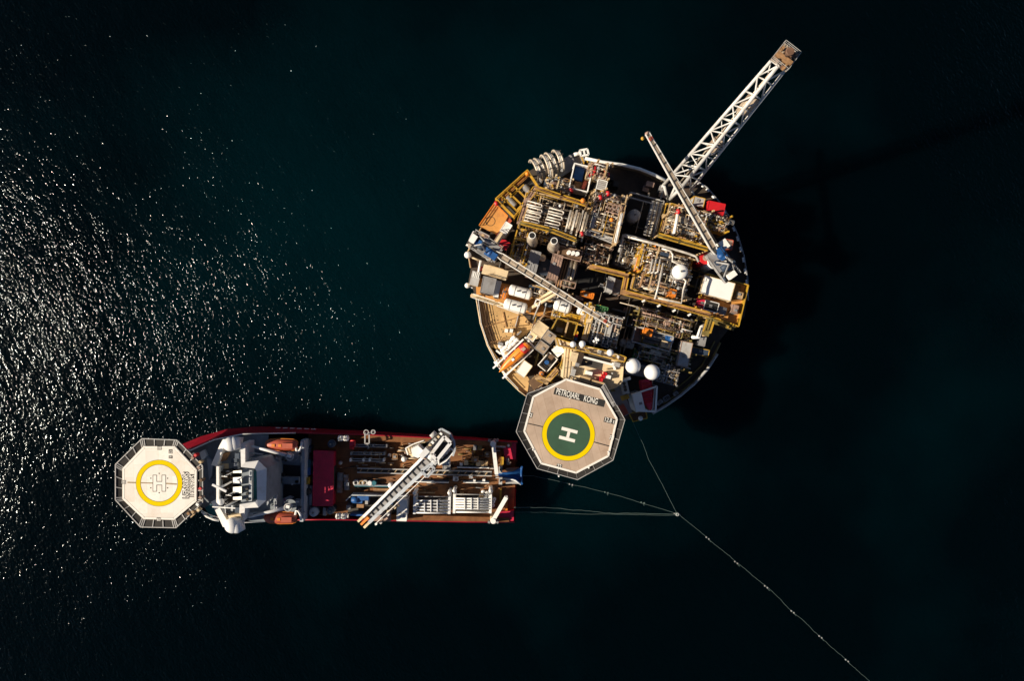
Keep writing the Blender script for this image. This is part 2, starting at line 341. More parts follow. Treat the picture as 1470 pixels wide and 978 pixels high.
def module(label, px, py, w, h, z, zt, seed, npipe=40, nbox=6, nves=3, rails='yellow', floor='grating', rot=PR, legs=12, name='process_module', pal=None, rpipe=(.09, .24), edge='beige', dirs=(.5, .5), nbeam=6):
    rn = random.Random(seed); c = P(px, py, z); s = S(z); A, B = w * s / 2, h * s / 2; a0 = math.radians(rot)
    u, d = Vector((math.cos(a0), -math.sin(a0), 0)), Vector((-math.sin(a0), -math.cos(a0), 0))
    X = lambda a, b, zz: Vector((c.x, c.y, 0)) + u * a + d * b + Vector((0, 0, zz))
    t = thing(name, label, 'process module', X(0, 0, legs))
    q = [X(-A, -B, z), X(A, -B, z), X(A, B, z), X(-A, B, z)]
    part(t, 'floor', MB().prism(q, z - .25), floor)
    fr = MB()
    for a, b in zip(q, q[1:] + q[:1]): fr.beam(a - Vector((0, 0, .5)), b - Vector((0, 0, .5)), .5, .7)
    for k in range(nbeam):
        zz = rn.uniform(z + 2, zt); k_ = rn.uniform(-.9, .9)
        if rn.random() < .5: fr.beam(X(-A * .95, B * k_, zz), X(A * .95, B * k_, zz), .3)
        else: fr.beam(X(A * k_, -B * .95, zz), X(A * k_, B * .95, zz), .3)
    for i in range(4):
        for j in range(3):
            p = X(-A + 2 * A * i / 3, -B + B * j, 0); fr.beam(p + Vector((0, 0, legs)), p + Vector((0, 0, zt if (i + j) % 2 else z)), .4)
    part(t, 'frame', fr, edge)
    if rails: part(t, 'handrail', MB().rail(q, closed=True, r=.055), rails)
    pal = pal or ['pipe_white'] * 5 + ['insul'] * 3 + ['pipe_grey'] * 2 + ['pipe_brown', 'pink', 'manifold', 'wood', 'walk', 'yellow']
    npipe = min(96, int(npipe * 1.5))
    for k in range(min(98, npipe + 26)):
        al = rn.random() < dirs[0]; x0, y0 = rn.uniform(-.95, .7), rn.uniform(-.95, .95); x1 = min(.96, x0 + rn.uniform(.15, 1.1)); zz = rn.uniform(z + 1.5, zt + .2)
        g_ = (lambda a, b, q_: X(a * A, b * B, q_)) if al else (lambda a, b, q_: X(b * A, a * B, q_))
        part(t, 'conduit', MB().tube([g_(x0, y0, z + .3), g_(x0, y0, zz), g_(x1, y0, zz), g_(x1, y0, z + .5)], rn.uniform(.05, .10), 5), rn.choice(['bright', 'pipe_white', 'lgrey', 'pipe_grey', 'dark', 'pink', 'cream', 'yellow', 'wood', 'walk'] + [edge]))
    for k in range(npipe):
        r = rn.uniform(*rpipe) * (1.35 if rn.random() < .12 else 1); zz = rn.uniform(z + .8, zt - .3); al = rn.random() < dirs[0]
        L = rn.uniform(.18, .75); x0 = rn.uniform(-.95, .95 - L * .9); y0 = rn.uniform(-.93, .93); pts = []
        f = (lambda a, b, q_: X(a * A, b * B, q_)) if al else (lambda a, b, q_: X(b * A, a * B, q_))
        x1 = min(.96, x0 + 2 * L); e = rn.uniform(-.3, .3); y1 = max(-.95, min(.95, y0 + e)); sty = rn.random()
        lo = rn.uniform(z + .2, z + (zz - z) * .5)
        if sty < .35: pts = [f(x0, y0, lo), f(x0, y0, zz), f(x1, y0, zz), f(x1, y0, lo)]
        elif sty < .7: pts = [f(x0, y0, lo), f(x0, y0, zz), f(x1, y0, zz), f(x1, y1, zz), f(x1, y1, lo)]
        elif sty < .88: xm = (x0 + x1) / 2; pts = [f(x0, y0, zz), f(xm, y0, zz), f(xm, y1, zz), f(x1, y1, zz)]
        else: pts = [f(x0, y0, zz), f(x1, y0, zz)]
        pts2 = [pts[0]]
        for i in range(1, len(pts) - 1):
            a, b, e_ = pts[i - 1], pts[i], pts[i + 1]; g = min(2.2 * r, (a - b).length * .4, (e_ - b).length * .4)
            pts2 += [b + (a - b).normalized() * g, b + ((a - b).normalized() + (e_ - b).normalized()) * g * .3, b + (e_ - b).normalized() * g]
        pts2.append(pts[-1])
        mb = MB().tube(pts2, r, 8); i0 = 1 if len(pts) > 2 and sty < .7 else 0
        for kk in range(rn.randint(1, 3)):
            p = pts[i0].lerp(pts[i0 + 1], rn.uniform(.1, .9)); dd = (pts[i0 + 1] - pts[i0]).normalized()
            mb.tube([p - dd * .12, p + dd * .12], r * 1.55, 8)
        part(t, 'pipe', mb, rn.choice(pal))
    for k in range(nves):
        r = rn.uniform(.6, 1.25); zz = rn.uniform(z + r + .6, max(z + r + .7, zt - r)); a, b = rn.uniform(-.75, .5), rn.uniform(-.85, .85)
        if rn.random() < .6:
            L = rn.uniform(2.5, 6); p = X(a * A, b * B, zz); v = part(t, 'vessel', MB().caps_tank(p, p + (u if rn.random() < .6 else d) * L, r, 14), rn.choice(['pipe_white', 'insul', 'lgrey', 'bright']))
        else:
            p = X(a * A, b * B, 0); h_ = rn.uniform(z + 2.5, zt); v = part(t, 'vessel', MB().cyl(p, z, h_, r, n=16).sph(p + Vector((0, 0, h_)), r, 16, 6, .5, 0), rn.choice(['pipe_white', 'insul', 'pink', 'insul']))
    for k in range(nbox):
        a, b = rn.uniform(-.85, .85), rn.uniform(-.85, .85); zz = rn.uniform(z + .6, z + (zt - z) * .75)
        bx = MB().wbox(X(a * A, b * B, (z + zz) / 2), u, d, Vector((0, 0, 1)), rn.uniform(.4, 1.5), rn.uniform(.3, 1.1), (zz - z) / 2)
        bx.wbox(X(a * A, b * B, zz + .1), u, d, Vector((0, 0, 1)), .3, .25, .12)
        part(t, 'equipment_skid', bx, rn.choice(['grey', 'lgrey', 'pink', 'beige', 'brown', 'dark', 'navy', 'pipe_white']))
    for k in range(max(4, npipe * 2 // 3)):
        a, b = rn.uniform(-.92, .92), rn.uniform(-.92, .92); zz = rn.uniform(z + 1.2, zt); p = X(a * A, b * B, zz)
        mb = MB().cyl(p, z, zz, .09, n=6).cyl(p, zz - .1, zz + .15, rn.uniform(.16, .4), n=10).sph(p + Vector((0, 0, .3)), rn.uniform(.12, .28), 8, 5)
        part(t, 'valve', mb, rn.choice(['pipe_white', 'insul', 'lgrey', 'pink', 'yellow', 'bright', 'pipe_grey', 'boat_orange' if k == 1 else 'steel']))
    return t, X, u, d
def ubend(p, q, up, r, gap, sd):
    """a pair of manifold pipes joined at one end"""
    return MB().tube([p - Vector((0, 0, up)), p, q, q + sd * gap * .3 + (q - p).normalized() * gap * .4, q + sd * gap * .7 + (q - p).normalized() * gap * .4, q + sd * gap, p + sd * gap, p + sd * gap - Vector((0, 0, up))], r, 8)

# ---------------------------------------------------------------- the round floating platform
RIM = [(712, 286), (735, 266), (757, 247), (772, 238), (800, 227), (820, 229), (838, 232), (862, 237), (890, 241), (915, 247), (935, 255), (953, 264), (975, 260), (1000, 262), (1013, 270), (1030, 290), (1045, 312), (1057, 338), (1066, 368), (1071, 400), (1072, 432), (1069, 455), (1047, 472), (1034, 488), (1027, 508), (1013, 530), (995, 550), (975, 567), (955, 581), (935, 593), (905, 603), (885, 600), (850, 590), (760, 572), (745, 561), (728, 544), (712, 520), (700, 496), (690, 465), (684, 430), (678, 413), (672, 408), (676, 385), (672, 362), (683, 342), (697, 318)]
ZD = 12.0
hc = P(872, 412, ZD)
plat = thing('production_platform', 'round floating oil production platform crowded with pipework, moored right of the ship', 'oil platform', Vector((hc.x, hc.y, 0)))
part(plat, 'hull', MB().cyl(hc, -14, 9.6, 30.5, 30.5, 64), 'crimson')
part(plat, 'main_deck', MB().pp(RIM, ZD, 9.5), 'deck_shaded')
part(plat, 'laydown_deck', quad([(686, 432), (745, 446), (768, 470), (742, 490), (735, 505), (716, 515), (703, 497), (692, 465)], ZD + .10, ZD + .01), 'deck_tan_p')
part(plat, 'laydown_deck', quad([(700, 497), (735, 508), (760, 545), (757, 566), (745, 561), (728, 544), (712, 520)], ZD + .10, ZD + .01), 'deck_tan')
part(plat, 'laydown_deck', quad([(683, 398), (760, 415), (852, 440), (845, 470), (765, 452), (684, 430)], ZD + .12, ZD + .01), 'deck_orange')
# bulwark round the rim: inner wall and cap rail
def rim_run(i0, i1, h, wall, cap, rr):
    q = [P(*p, ZD) for p in RIM[i0:i1 + 1]]; b = MB()
    for a, e in zip(q, q[1:]): b.beam(a + Vector((0, 0, h / 2)), e + Vector((0, 0, h / 2)), .2, h)
    part(plat, 'bulwark', b, wall); part(plat, 'cap_rail', MB().tube([p + Vector((0, 0, h)) for p in q], rr, 8), cap)
rim_run(6, 11, 3.2, 'tan_wall', 'bright', .42)
rim_run(13, 20, 1.0, 'dark', 'grey', .22)
rim_run(24, 29, 1.6, 'olive', 'lgrey', .36)
rim_run(33, 39, .9, 'tan_wall', 'cream', .17)
rim_run(42, 45, .9, 'tan_wall', 'beige', .22)
arc = [P(*p, ZD + 1.05) for p in RIM[13:21]]
for a, b in zip(arc, arc[1:]):
    for k in (.05, .55): part(plat, 'fender_pipe', MB().tube([a.lerp(b, k), a.lerp(b, k + .22)], .28, 7), 'bright')
q = [P(x, y, ZD) for x, y in ((686, 425), (691, 464), (701, 495), (713, 518), (728, 541), (744, 558))]
part(plat, 'deck_railing', MB().rail(q, h=1.3, r=.06), 'bright')
for off in (4, 8, 12):
    q = [P(x + off, y + off * .1, ZD + .2) for x, y in ((685, 432), (691, 464), (701, 494))]; part(plat, 'deck_pipe', MB().tube(q, .12, 6).rail(q, h=.9, r=.035, kick=False), 'brown')
for k in range(46):
    a, b = RN.uniform(.08, .95), RN.uniform(.05, .95); p = P(698 + a * 46, 447 + b * 42 + a * 6, ZD + .1); part(plat, 'tie_down', MB().cyl(p, ZD + .09, ZD + .16, .14, n=8), 'dark')
part(plat, 'gutter_pipe', MB().pt([(1034, 492, 12.6), (1016, 528, 12.6), (996, 548, 12.6), (975, 565, 12.6), (952, 580, 12.6)], .3), 'olive')
part(plat, 'gutter_pipe', MB().pt([(1026, 490, 12.5), (1008, 524, 12.5), (988, 544, 12.5), (966, 562, 12.5)], .2), 'olive')
# deck plumbing seen down in the gaps between modules
rn = random.Random(5)
for k in range(96):
    a, r_ = rn.uniform(0, 2 * PI), 158 * math.sqrt(rn.random()); px, py = 872 + r_ * math.cos(a), 405 + r_ * math.sin(a)
    zz = rn.uniform(12.6, 18); L = rn.uniform(14, 60); al = rn.random() < .45; dx, dy = (CU * L, SU * L) if al else (-SU * L, CU * L)
    if math.hypot(px + dx - 872, py + dy - 405) > 172 or (px < 770 and py > 425): continue
    part(plat, 'deck_pipe', MB().pt([(px, py, 12.1), (px, py, zz), (px + dx, py + dy, zz), (px + dx, py + dy, 12.1)], rn.uniform(.1, .3), 7), rn.choice(['pipe_grey', 'pipe_grey', 'olive', 'insul', 'pipe_white', 'dark']))
for k in range(60):
    a, r_ = rn.uniform(0, 2 * PI), 160 * math.sqrt(rn.random()); px, py = 872 + r_ * math.cos(a), 405 + r_ * math.sin(a)
    if px < 775 and py > 420: continue
    part(plat, 'deck_locker', MB().box(px, py, rn.uniform(5, 14), rn.uniform(4, 9), 12, rn.uniform(13, 16.5), PR), rn.choice(['dark', 'grey', 'brown', 'olive', 'navy', 'dark', 'pink']))
for k in range(90):
    px, py = rn.uniform(690, 812), rn.uniform(440, 568)
    if math.hypot(px - 872, py - 412) > 183 or (px < 742 and py < 492): continue
    w_, h_ = rn.uniform(1.5, 9), rn.uniform(1.2, 5); part(plat, 'deck_gear', MB().box(px, py, w_, h_, ZD + .1, ZD + rn.uniform(.5, 3.5), rn.choice((-40, 38, 38, -40, 15))), rn.choice(['cream', 'beige', 'wood', 'olive', 'brown', 'bright', 'yellow', 'grey', 'pink', 'dark', 'tan_wall']))
for k in range(46):
    px, py = rn.uniform(690, 812), rn.uniform(435, 560); L = rn.uniform(8, 34); an = math.radians(rn.choice((-50, 40, 15, 105)))
    if math.hypot(px - 872, py - 412) > 180 or math.hypot(px + L * math.cos(an) - 872, py + L * math.sin(an) - 412) > 184 or (px < 740 and py < 486): continue
    zz = ZD + rn.uniform(.4, 4); e_ = (px + L * math.cos(an), py + L * math.sin(an)); part(plat, 'service_pipe', MB().pt([(px, py, ZD), (px, py, zz), (*e_, zz), (*e_, ZD)], rn.uniform(.06, .16), 6), rn.choice(['cream', 'yellow', 'beige', 'pipe_white', 'lgrey', 'wood', 'yellow']))
for pts_ in (((693, 470), (743, 456)), ((722, 448), (727, 470)), ((703, 492), (742, 484)), ((745, 450), (738, 486))): part(plat, 'deck_edge_shadow_bar', MB().beam(P(*pts_[0], ZD + .2), P(*pts_[1], ZD + .2), .22, .35), 'walk')  # brown bars, partly tracing a shadow edge across the tan deck
# raised walkways in warm tan grating with yellow rails
def walkway(label, pts, z, w, m='deck_tan', rails='yellow', h=1.1):
    q = [P(x, y, z) for x, y in pts]; c = sum(q, Vector()) / len(q)
    t = thing('walkway', label, 'walkway', Vector((c.x, c.y, ZD)))
    b, r, l = MB(), MB(), MB()
    for i, (a, e) in enumerate(zip(q, q[1:])):
        d = (e - a).normalized(); sd = Vector((-d.y, d.x, 0)) * w / 2; x = d * (w / 2 if i < len(q) - 2 else 0); o = Vector((0, 0, .006 * i))
        b.prism([p + o for p in (a + sd, e + sd + x, e - sd + x, a - sd)], z - .25 + .006 * i)
        for s_ in (1, -1): r.rail([a + sd * s_ + d * w / 2, e + sd * s_ - d * w / 2], h=h, r=.06)
        n = max(1, int((e - a).length / 6))
        for k in range(n + 1):
            p = a.lerp(e, k / n); l.beam(p - Vector((0, 0, .2)), Vector((p.x, p.y, ZD)), .3)
    part(t, 'tread', b, m); part(t, 'handrail', r, rails); part(t, 'leg', l, 'beige'); return t
walkway('long tan walkway across the middle of the platform with four white lamps along it', [(846, 383), (899, 396), (894, 420), (960, 437), (1020, 453)], 22, 1.15, 'walk')
walkway('yellow railed walkway along the lower edge of the white manifold module', [(746, 320), (790, 331), (828, 346)], 27.2, .8, 'olive')
walkway('yellow railed walkway along the upper edge of the white manifold module', [(768, 270), (806, 283), (843, 295)], 26.4, .8, 'wood')
walkway('pale yellow railed walkway leaning down from the top left bays', [(771, 268), (756, 289), (745, 322)], 24, 1.3, 'pink')
walkway('yellow walkway under the right crane boom', [(944, 338), (975, 347), (1017, 359)], 25, .8, 'olive')
walkway('cream walkway beside the tan laydown deck with white rails', [(676, 424), (712, 436), (748, 449)], 17, 1.0, 'cream', 'bright')
walkway('tan walkway below the left crane pedestal', [(693, 386), (728, 396)], 20, 2.4, 'cream', 'beige')
walkway('pale yellow walkway on the left of the grey roof units', [(851, 440), (845, 462), (838, 487)], 21, 1.2, 'cream', 'yellow')
walkway('short yellow walkway at the right end of the long tan walkway', [(1020, 456), (1012, 482)], 22, 1.8, 'olive')
walkway('tan walkway right of the cluttered pipe module', [(895, 292), (888, 322), (881, 352)], 25.5, 1.1, 'beige', 'beige')
walkway('grey walkway at the foot of the cluttered pipe module', [(840, 333), (862, 340), (884, 349)], 24, 1.0, 'lgrey', 'lgrey')
# ---------------------------------------------------------------- process modules
V3 = lambda z: Vector((0, 0, z))
t, X, u, d = module('pipe module with two columns of white paired manifolds and a block of upright white pipes', 790, 313, 84, 52, 19, 25.5, 1, npipe=44, nbox=10, nves=0, rpipe=(.08, .2))
s = S(26)
for cx, cy in ((768, 291), (768, 299), (766, 306), (764, 314), (799, 301), (797, 309), (794, 317), (792, 325)):
    c = P(cx, cy, 26); part(t, 'manifold', ubend(c - u * 1.7, c + u * 1.5, 3, .18, .8, d), 'manifold'); part(t, 'manifold', ubend(c - u * 1.7 + V3(-1.4) + d * .4, c + u * 1.3 + V3(-1.4) + d * .4, 2, .15, .7, d), 'pipe_white')
for k, (px, L) in enumerate(((814, 34), (817, 24), (820, 46), (823, 38), (826, 22), (829, 44), (832, 30), (836, 36), (839, 40))):
    for w_ in (0, 1): part(t, 'riser_pipe', MB().pt([(px + w_ * 1.2 + 5, 302 + (k % 3) * 3, 24), (px + w_ * 1.2 + 5, 302 + (k % 3) * 3, 26), (px + w_ * 1.2 + 5 - L * .25, 302 + (k % 3) * 3 + L * .97, 26), (px + w_ * 1.2 + 5 - L * .25, 302 + (k % 3) * 3 + L * .97, 22)], .12 + .06 * (k % 2), 7), ['manifold', 'pipe_white', 'insul'][k % 3])
t, X, u, d = module('densely cluttered pipe module with an orange float in its middle', 866, 313, 52, 66, 18.5, 25, 2, npipe=92, nbox=14, nves=5, rails='beige')
for z_, (a, b) in ((26, ((893, 309), (884, 346))),):
    part(t, 'header_pipe', MB().pt([(893, 308, 22), (893, 308, 26), (888, 328, 26), (884, 347, 26), (884, 347, 22)], .42), 'bright')
fr = MB()
for a, b in (((873, 291), (893, 297)), ((871, 298), (892, 304)), ((873, 291), (871, 299)), ((880, 293), (878, 301)), ((886, 295), (884, 303)), ((893, 297), (891, 304))): fr.beam(P(*a, 26.5), P(*b, 26.5), .3)
part(t, 'pipe_bridge', fr, 'pink')
module('small beige pipe cluster between the hose arches and the open white basket', 800, 270, 36, 20, 17, 22.5, 3, npipe=34, nbox=6, nves=3, edge='cream', rails='yellow')
module('narrow red and brown equipment strip at the top beside the white box roof', 858, 249, 30, 22, 20, 25, 4, npipe=26, nbox=6, nves=0, rails='lgrey', pal=['pink', 'pipe_brown', 'red', 'pipe_white', 'pink'])
module('pipe strip with red hose cabinets below the white box roof', 868, 287, 42, 14, 20, 24, 5, npipe=30, nbox=3, nves=1, rails=None)
t, X, u, d = module('dark pipe module under the right crane boom', 980, 322, 62, 44, 18, 23.5, 6, npipe=60, nbox=9, nves=5)
part(t, 'header_pipe', MB().pt([(973, 308, 21), (973, 308, 24.5), (968, 334, 24.5), (966, 336, 22)], .4), 'bright')
module('tan and yellow equipment strip below the red container', 1022, 321, 38, 22, 17, 21.5, 7, npipe=30, nbox=6, nves=1, edge='yellow')
t, X, u, d = module('large white piped module with a white drum in its middle', 950, 392, 74, 66, 17.5, 24, 8, npipe=62, nbox=8, nves=3, rails='yellow')
part(t, 'header_pipe', MB().pt([(893, 338, 24), (940, 350, 25), (985, 363, 25), (999, 368, 25), (1003, 376, 25)], .3), 'manifold')
part(t, 'header_pipe', MB().pt([(950, 357, 25.5), (962, 360, 25.5), (966, 366, 25.5), (965, 375, 25.5), (984, 383, 25.5)], .26), 'manifold')
for x_ in (936, 941, 947): part(t, 'header_pipe', MB().pt([(x_ + 1, 373, 22), (x_ + 1, 373, 25.8), (x_ - 3, 391, 25.8), (x_ - 6, 392, 25.8), (x_ - 6, 392, 22)], .24), 'manifold')
part(t, 'header_pipe', MB().pt([(952, 378, 25.6), (945, 412, 25.6), (940, 430, 25.6)], .25), 'manifold')
part(t, 'header_pipe', MB().pt([(981, 400, 25.2), (985, 404, 25.2), (981, 416, 25.2), (978, 436, 25.2), (940, 427, 25.2)], .24), 'manifold')
part(t, 'cable_tray', MB().pp([(949, 361), (961, 364), (960, 369), (948, 366)], 26, 25.6), 'navy')
vtank('white drum with a domed lid standing in the large white piped module', 977, 390, 18, 25.5, 1.75, 'bright')
cabin('orange pump skid inside the large white piped module', 'pump', 'pump_skid', 'orange', 966, 421, 8, 10, 18, 23.5, door=False)
module('yellow framed pipe bay left of the large white piped module', 922, 372, 20, 44, 18, 23, 9, npipe=26, nbox=4, nves=1, edge='yellow', pal=['yellow', 'pipe_brown', 'orange', 'pipe_white', 'pink'])
module('shaded dark pipe bay below the grey domed vessel', 899, 366, 30, 34, 14, 19, 10, npipe=34, nbox=5, nves=1, rails='lgrey', edge='grey', pal=['pipe_grey', 'olive', 'insul', 'pipe_white'])
module('dark pipe bay with brown boxes under the cluttered pipe module', 853, 366, 44, 36, 15, 21, 11, npipe=30, nbox=7, nves=1, rails='pink', edge='brown', pal=['pipe_grey', 'pink', 'pipe_brown', 'pipe_white', 'insul'])
module('row of dark pump skids right of the grey roof units', 945, 464, 90, 30, 14.5, 19.5, 12, npipe=46, nbox=12, nves=4, rails='lgrey', edge='olive', pal=['pipe_grey', 'olive', 'insul', 'pipe_brown', 'pink'])
module('low dark pipe deck behind the two big white domes', 948, 511, 84, 26, 13.5, 18, 13, npipe=36, nbox=8, nves=3, rails='olive', edge='olive', pal=['pipe_grey', 'olive', 'insul', 'pipe_white', 'green'])
module('grey railed deck of small equipment right of the big white domes', 958, 537, 28, 26, 16, 18.5, 14, npipe=16, nbox=8, nves=0, rails='lgrey', edge='grey', floor='grey')
module('yellow framed pipe bay at the left below the two funnels', 748, 358, 26, 44, 17, 22, 15, npipe=26, nbox=6, nves=2, edge='yellow', pal=['yellow', 'pipe_brown', 'pipe_white', 'pink', 'olive'])
module('brown pipe strip between the two funnels and the yellow walkway', 790, 345, 76, 14, 17, 21, 16, npipe=34, nbox=7, nves=1, rails=None, edge='beige')
module('low equipment strip between the left crane boom and the long white tanks', 790, 424, 60, 16, 14.5, 18, 17, npipe=22, nbox=9, nves=2, rails=None, edge='beige', floor='deck_orange')
module('tan equipment deck with brown skids below the lying white tanks', 818, 455, 50, 14, 15, 17.5, 18, npipe=14, nbox=7, nves=0, rails='yellow', edge='yellow', floor='deck_tan')
module('small pipe cluster beside the orange lifeboat stern', 776, 478, 26, 18, 14, 17.5, 19, npipe=12, nbox=5, nves=0, rails='yellow', edge='cream', floor='deck_tan')
module('yellow stair and pipe bay between the tanks and the grey roof units', 845, 452, 20, 30, 16, 20, 20, npipe=16, nbox=3, nves=0, edge='yellow', pal=['yellow', 'cream', 'pipe_white'])
t, X, u, d = module('grey roof deck of cooling units with glass panes', 868, 473, 42, 44, 20, 22, 21, npipe=12, nbox=6, nves=1, rails='cream', edge='lgrey', floor='ship_grey', legs=12, pal=['pipe_grey', 'pipe_white', 'pink'])
for k, (px, py) in enumerate(((884, 464), (879, 482), (853, 490), (869, 494))):
    c = part(t, 'cooling_unit', MB().box(px, py, 11, 9, 20.1, 21.6, PR), 'lgrey')
    for i in (-1, 1):
        for j in (-1, 1): part(c, 'pane', MB().box(px + (i * 2.6 * CU - j * 2.1 * SU), py + (i * 2.6 * SU + j * 2.1 * CU), 4.2, 3.3, 21.605, 21.66, PR), 'glass')
# pipe rack: parallel grey pipes running down the platform
t = thing('pipe_rack', 'rack of parallel grey pipes in shade left of the crane boom', 'pipe rack', P(930, 312, ZD))
for k in range(9): part(t, 'pipe', MB().pt([(936 + k * 1.9, 288 + k * .4, 18), (924 + k * 1.9, 338 + k * .4, 18)], .2 + .06 * (k % 3), 7), ['pipe_grey', 'lgrey', 'insul'][k % 3])
fr = MB()
for k in range(5): fr.beam(P(936 - 3 * k, 290 + 12 * k, 17.6), P(954 - 3 * k, 294 + 12 * k, 17.6), .3); fr.beam(P(945 - 3 * k, 292 + 12 * k, 17.6), P(945 - 3 * k, 292 + 12 * k, 17.6) * .0 + Vector((P(945 - 3 * k, 292 + 12 * k, 17.6).x, P(945 - 3 * k, 292 + 12 * k, 17.6).y, ZD)), .3)
part(t, 'frame', fr, 'olive')
t = thing('exhaust_pipe_bank', 'bank of two fat white pipes and thin brown ones beside the dark pit', 'pipe bank', P(815, 390, ZD))
for px, r, m_ in ((806, .2, 'pipe_brown'), (809, .18, 'wood'), (813, .2, 'wood'), (819, .55, 'insul'), (826, .5, 'insul')):
    part(t, 'pipe', MB().pt([(px + 3, 368, 20), (px - 2, 388, 20), (px - 8, 410, 20), (px - 9, 414, 14)], r, 10), m_)
mb = MB(); mb.box(818, 364, 32, 14, 15, 21.5, PR); part(t, 'manifold_block', mb, 'brown')
for px, py in ((817, 362), (823, 363), (829, 364)): part(t, 'stub_pipe', MB().cyl(P(px, py, 23.5), 21, 23.5, .5, n=12), 'bright')
part(t, 'rack_frame', frame_bars(rect(815, 408, 22, 8, PR), 21, .22), 'pink'); part(t, 'rack_frame', frame_bars(rect(818, 364, 34, 15, PR), 22, .22), 'pink')
# long white pipe loop round the shaded pit near the grey dome
t = thing('pipe_loop', 'pale pipe running round the shaded pit by the grey dome', 'pipe', P(915, 342, ZD))
part(t, 'pipe', MB().pt([(889, 362, 20.5), (894, 340, 20.5), (897, 337, 20.5), (916, 342, 20.5), (940, 349, 20.5), (952, 353, 20.5)], .3), 'lgrey')
part(t, 'support', MB().beam(P(894, 340, 20.3), P(894, 340, 20.3) + V3(-8.2), .3).beam(P(940, 349, 20.3), P(940, 349, 20.3) + V3(-8.2), .3), 'grey')
t = thing('railed_platform', 'low grey railed platform in the dark pit below the top rim', 'platform', P(920, 280, ZD))
part(t, 'floor', MB().pp([(904, 277), (952, 290), (950, 297), (902, 284)], 17, 16.7), 'grating')
q = [P(x, y, 17) for x, y in ((904, 277), (952, 290), (950, 297), (902, 284))]; part(t, 'handrail', MB().rail(q, closed=True, r=.08), 'lgrey')
lg = MB(); [lg.beam(p, Vector((p.x, p.y, ZD)), .3) for p in q]; part(t, 'leg', lg, 'grey')
vtank('grey domed vertical vessel standing in the shaded pit', 911, 309, ZD, 18.5, 1.5, 'lgrey')
# pit floor: a black lid stands in for the shade, deck boxes beside it
t = thing('pit_shade', 'black square of painted shade in the pit at the middle of the platform', 'painted shade', P(852, 405, ZD))
part(t, 'lid', MB().pp([(832, 386), (872, 396), (866, 424), (826, 412)], 13.2, ZD + .02), 'black'); part(t, 'shade_border', frame_bars([(832, 386), (872, 396), (866, 424), (826, 412)], 13.25, .3), 'dark')
cabin('pale grey box with a sunlit patch in the middle of the dark pit', 'container', 'container', 'lgrey', 876, 409, 9, 21, ZD, 18, trim='lgrey')
cabin('brown grey deck box beside the pale grey box in the pit', 'container', 'container', 'grey', 887, 412, 11, 20, ZD, 16, trim='pink')
# containers, baskets and deckhouses
G1 = 'cargo containers on the platform decks'
cabin('bright white roofed container lying beside the orange deck at upper left', 'container', 'container', 'bright', 726.5, 327.5, 10, 15, ZD + 2, 20.5, 33, G1, hatch=False)
cabin('cream roofed container below the bright white one at upper left', 'container', 'container', 'cream', 718, 342, 10, 16, ZD + 2, 19.5, 33, G1, hatch=False, trim='pink')
cabin('grey pink flat roofed module at the left edge', 'container', 'container', 'lgrey', 690, 347, 14, 25, ZD + 1, 19, 27, G1, 'pink', hatch=True)
cabin('wide white roofed house on the yellow edged deck at right', 'deckhouse', 'deckhouse', 'cream', 1030, 414, 43, 25, 17, 20.2, 15.5, None, 'roof_white', hatch=False)
t = thing('cantilever_deck', 'yellow edged deck holding the wide white roofed house at right', 'platform', P(1032, 432, ZD))
yo = [(1014, 394), (1072, 410), (1058, 469), (998, 446)]
part(t, 'floor', MB().pp(yo, 17, 16.5), 'deck_orange'); q = [P(x, y, 17) for x, y in yo]; part(t, 'handrail', MB().rail(q, closed=True, r=.11, h=1.3), 'yellow')
eb = MB(); [eb.beam(a, b, .5, .7) for a, b in zip(q, q[1:] + q[:1])]; part(t, 'edge_beam', eb, 'yellow')
lg = MB(); [lg.beam(p * .97 + V3(.03 * 17), Vector((p.x * .97, p.y * .97, ZD)), .4) for p in q]; part(t, 'leg', lg, 'yellow')
part(t, 'ladder_rail', MB().rail([P(1003, 452, 16.5), P(1054, 470, 16.5)], r=.09), 'olive'); part(t, 'lower_walkway', MB().pp([(1002, 452), (1055, 469), (1053, 475), (1001, 457)], 15.5, 15.2), 'olive')
cabin('orange red skid with a dark square top on the yellow edged deck', 'skid', 'skid', 'boat_orange', 1021, 440, 19, 13, 17.05, 19.5, 15, None, 'mark_black', trim='bright')
cabin('small dark red box left of the orange red skid', 'box', 'deck_box', 'crimson', 1006, 435, 9, 10, 17.05, 19, 15)
cabin('small grey box at the right of the orange red skid', 'box', 'deck_box', 'grey', 1037, 446, 10, 9, 17.05, 18.5, 15)
cabin('beige deck box on the right edge of the yellow edged deck', 'box', 'deck_box', 'beige', 1062, 424, 8, 8, 17.05, 19, 15)
cabin('pink crate at the lower right corner of the yellow edged deck', 'crate', 'crate', 'pink', 1055, 444, 8, 11, 17.05, 19, 15)
cabin('square bright red container near the flare boom base', 'container', 'container', 'red', 1028, 298.5, 23, 15, 15, 21.5, 12, G1, ribs=0, hatch=False)
cabin('flat grey plated box between the crane boom and the red container', 'container', 'container', 'lgrey', 1003, 290, 15, 13, 15, 20, 14, G1, trim='yellow')
cabin('small white roofed box at the top of the platform', 'container', 'container', 'bright', 864, 265.5, 12.5, 13, ZD, 23.5, PR, G1, 'roof_ribs', hatch=False)
cabin('orange box with a rusty frame beside the right crane', 'container', 'container', 'boat_orange', 1046, 351, 11, 13, 14, 19, 8, G1, 'pink', trim='boat_orange')
cabin('grey roofed cabin at the left edge below the left crane', 'container', 'container', 'grey', 701, 410, 18, 22, ZD, 19.5, 12, G1, 'grey', hatch=False)
cabin('white ended unit between the grey cabin and the orange drum', 'container', 'container', 'bright', 714, 415, 6, 22, ZD, 18, 12, G1, hatch=False)
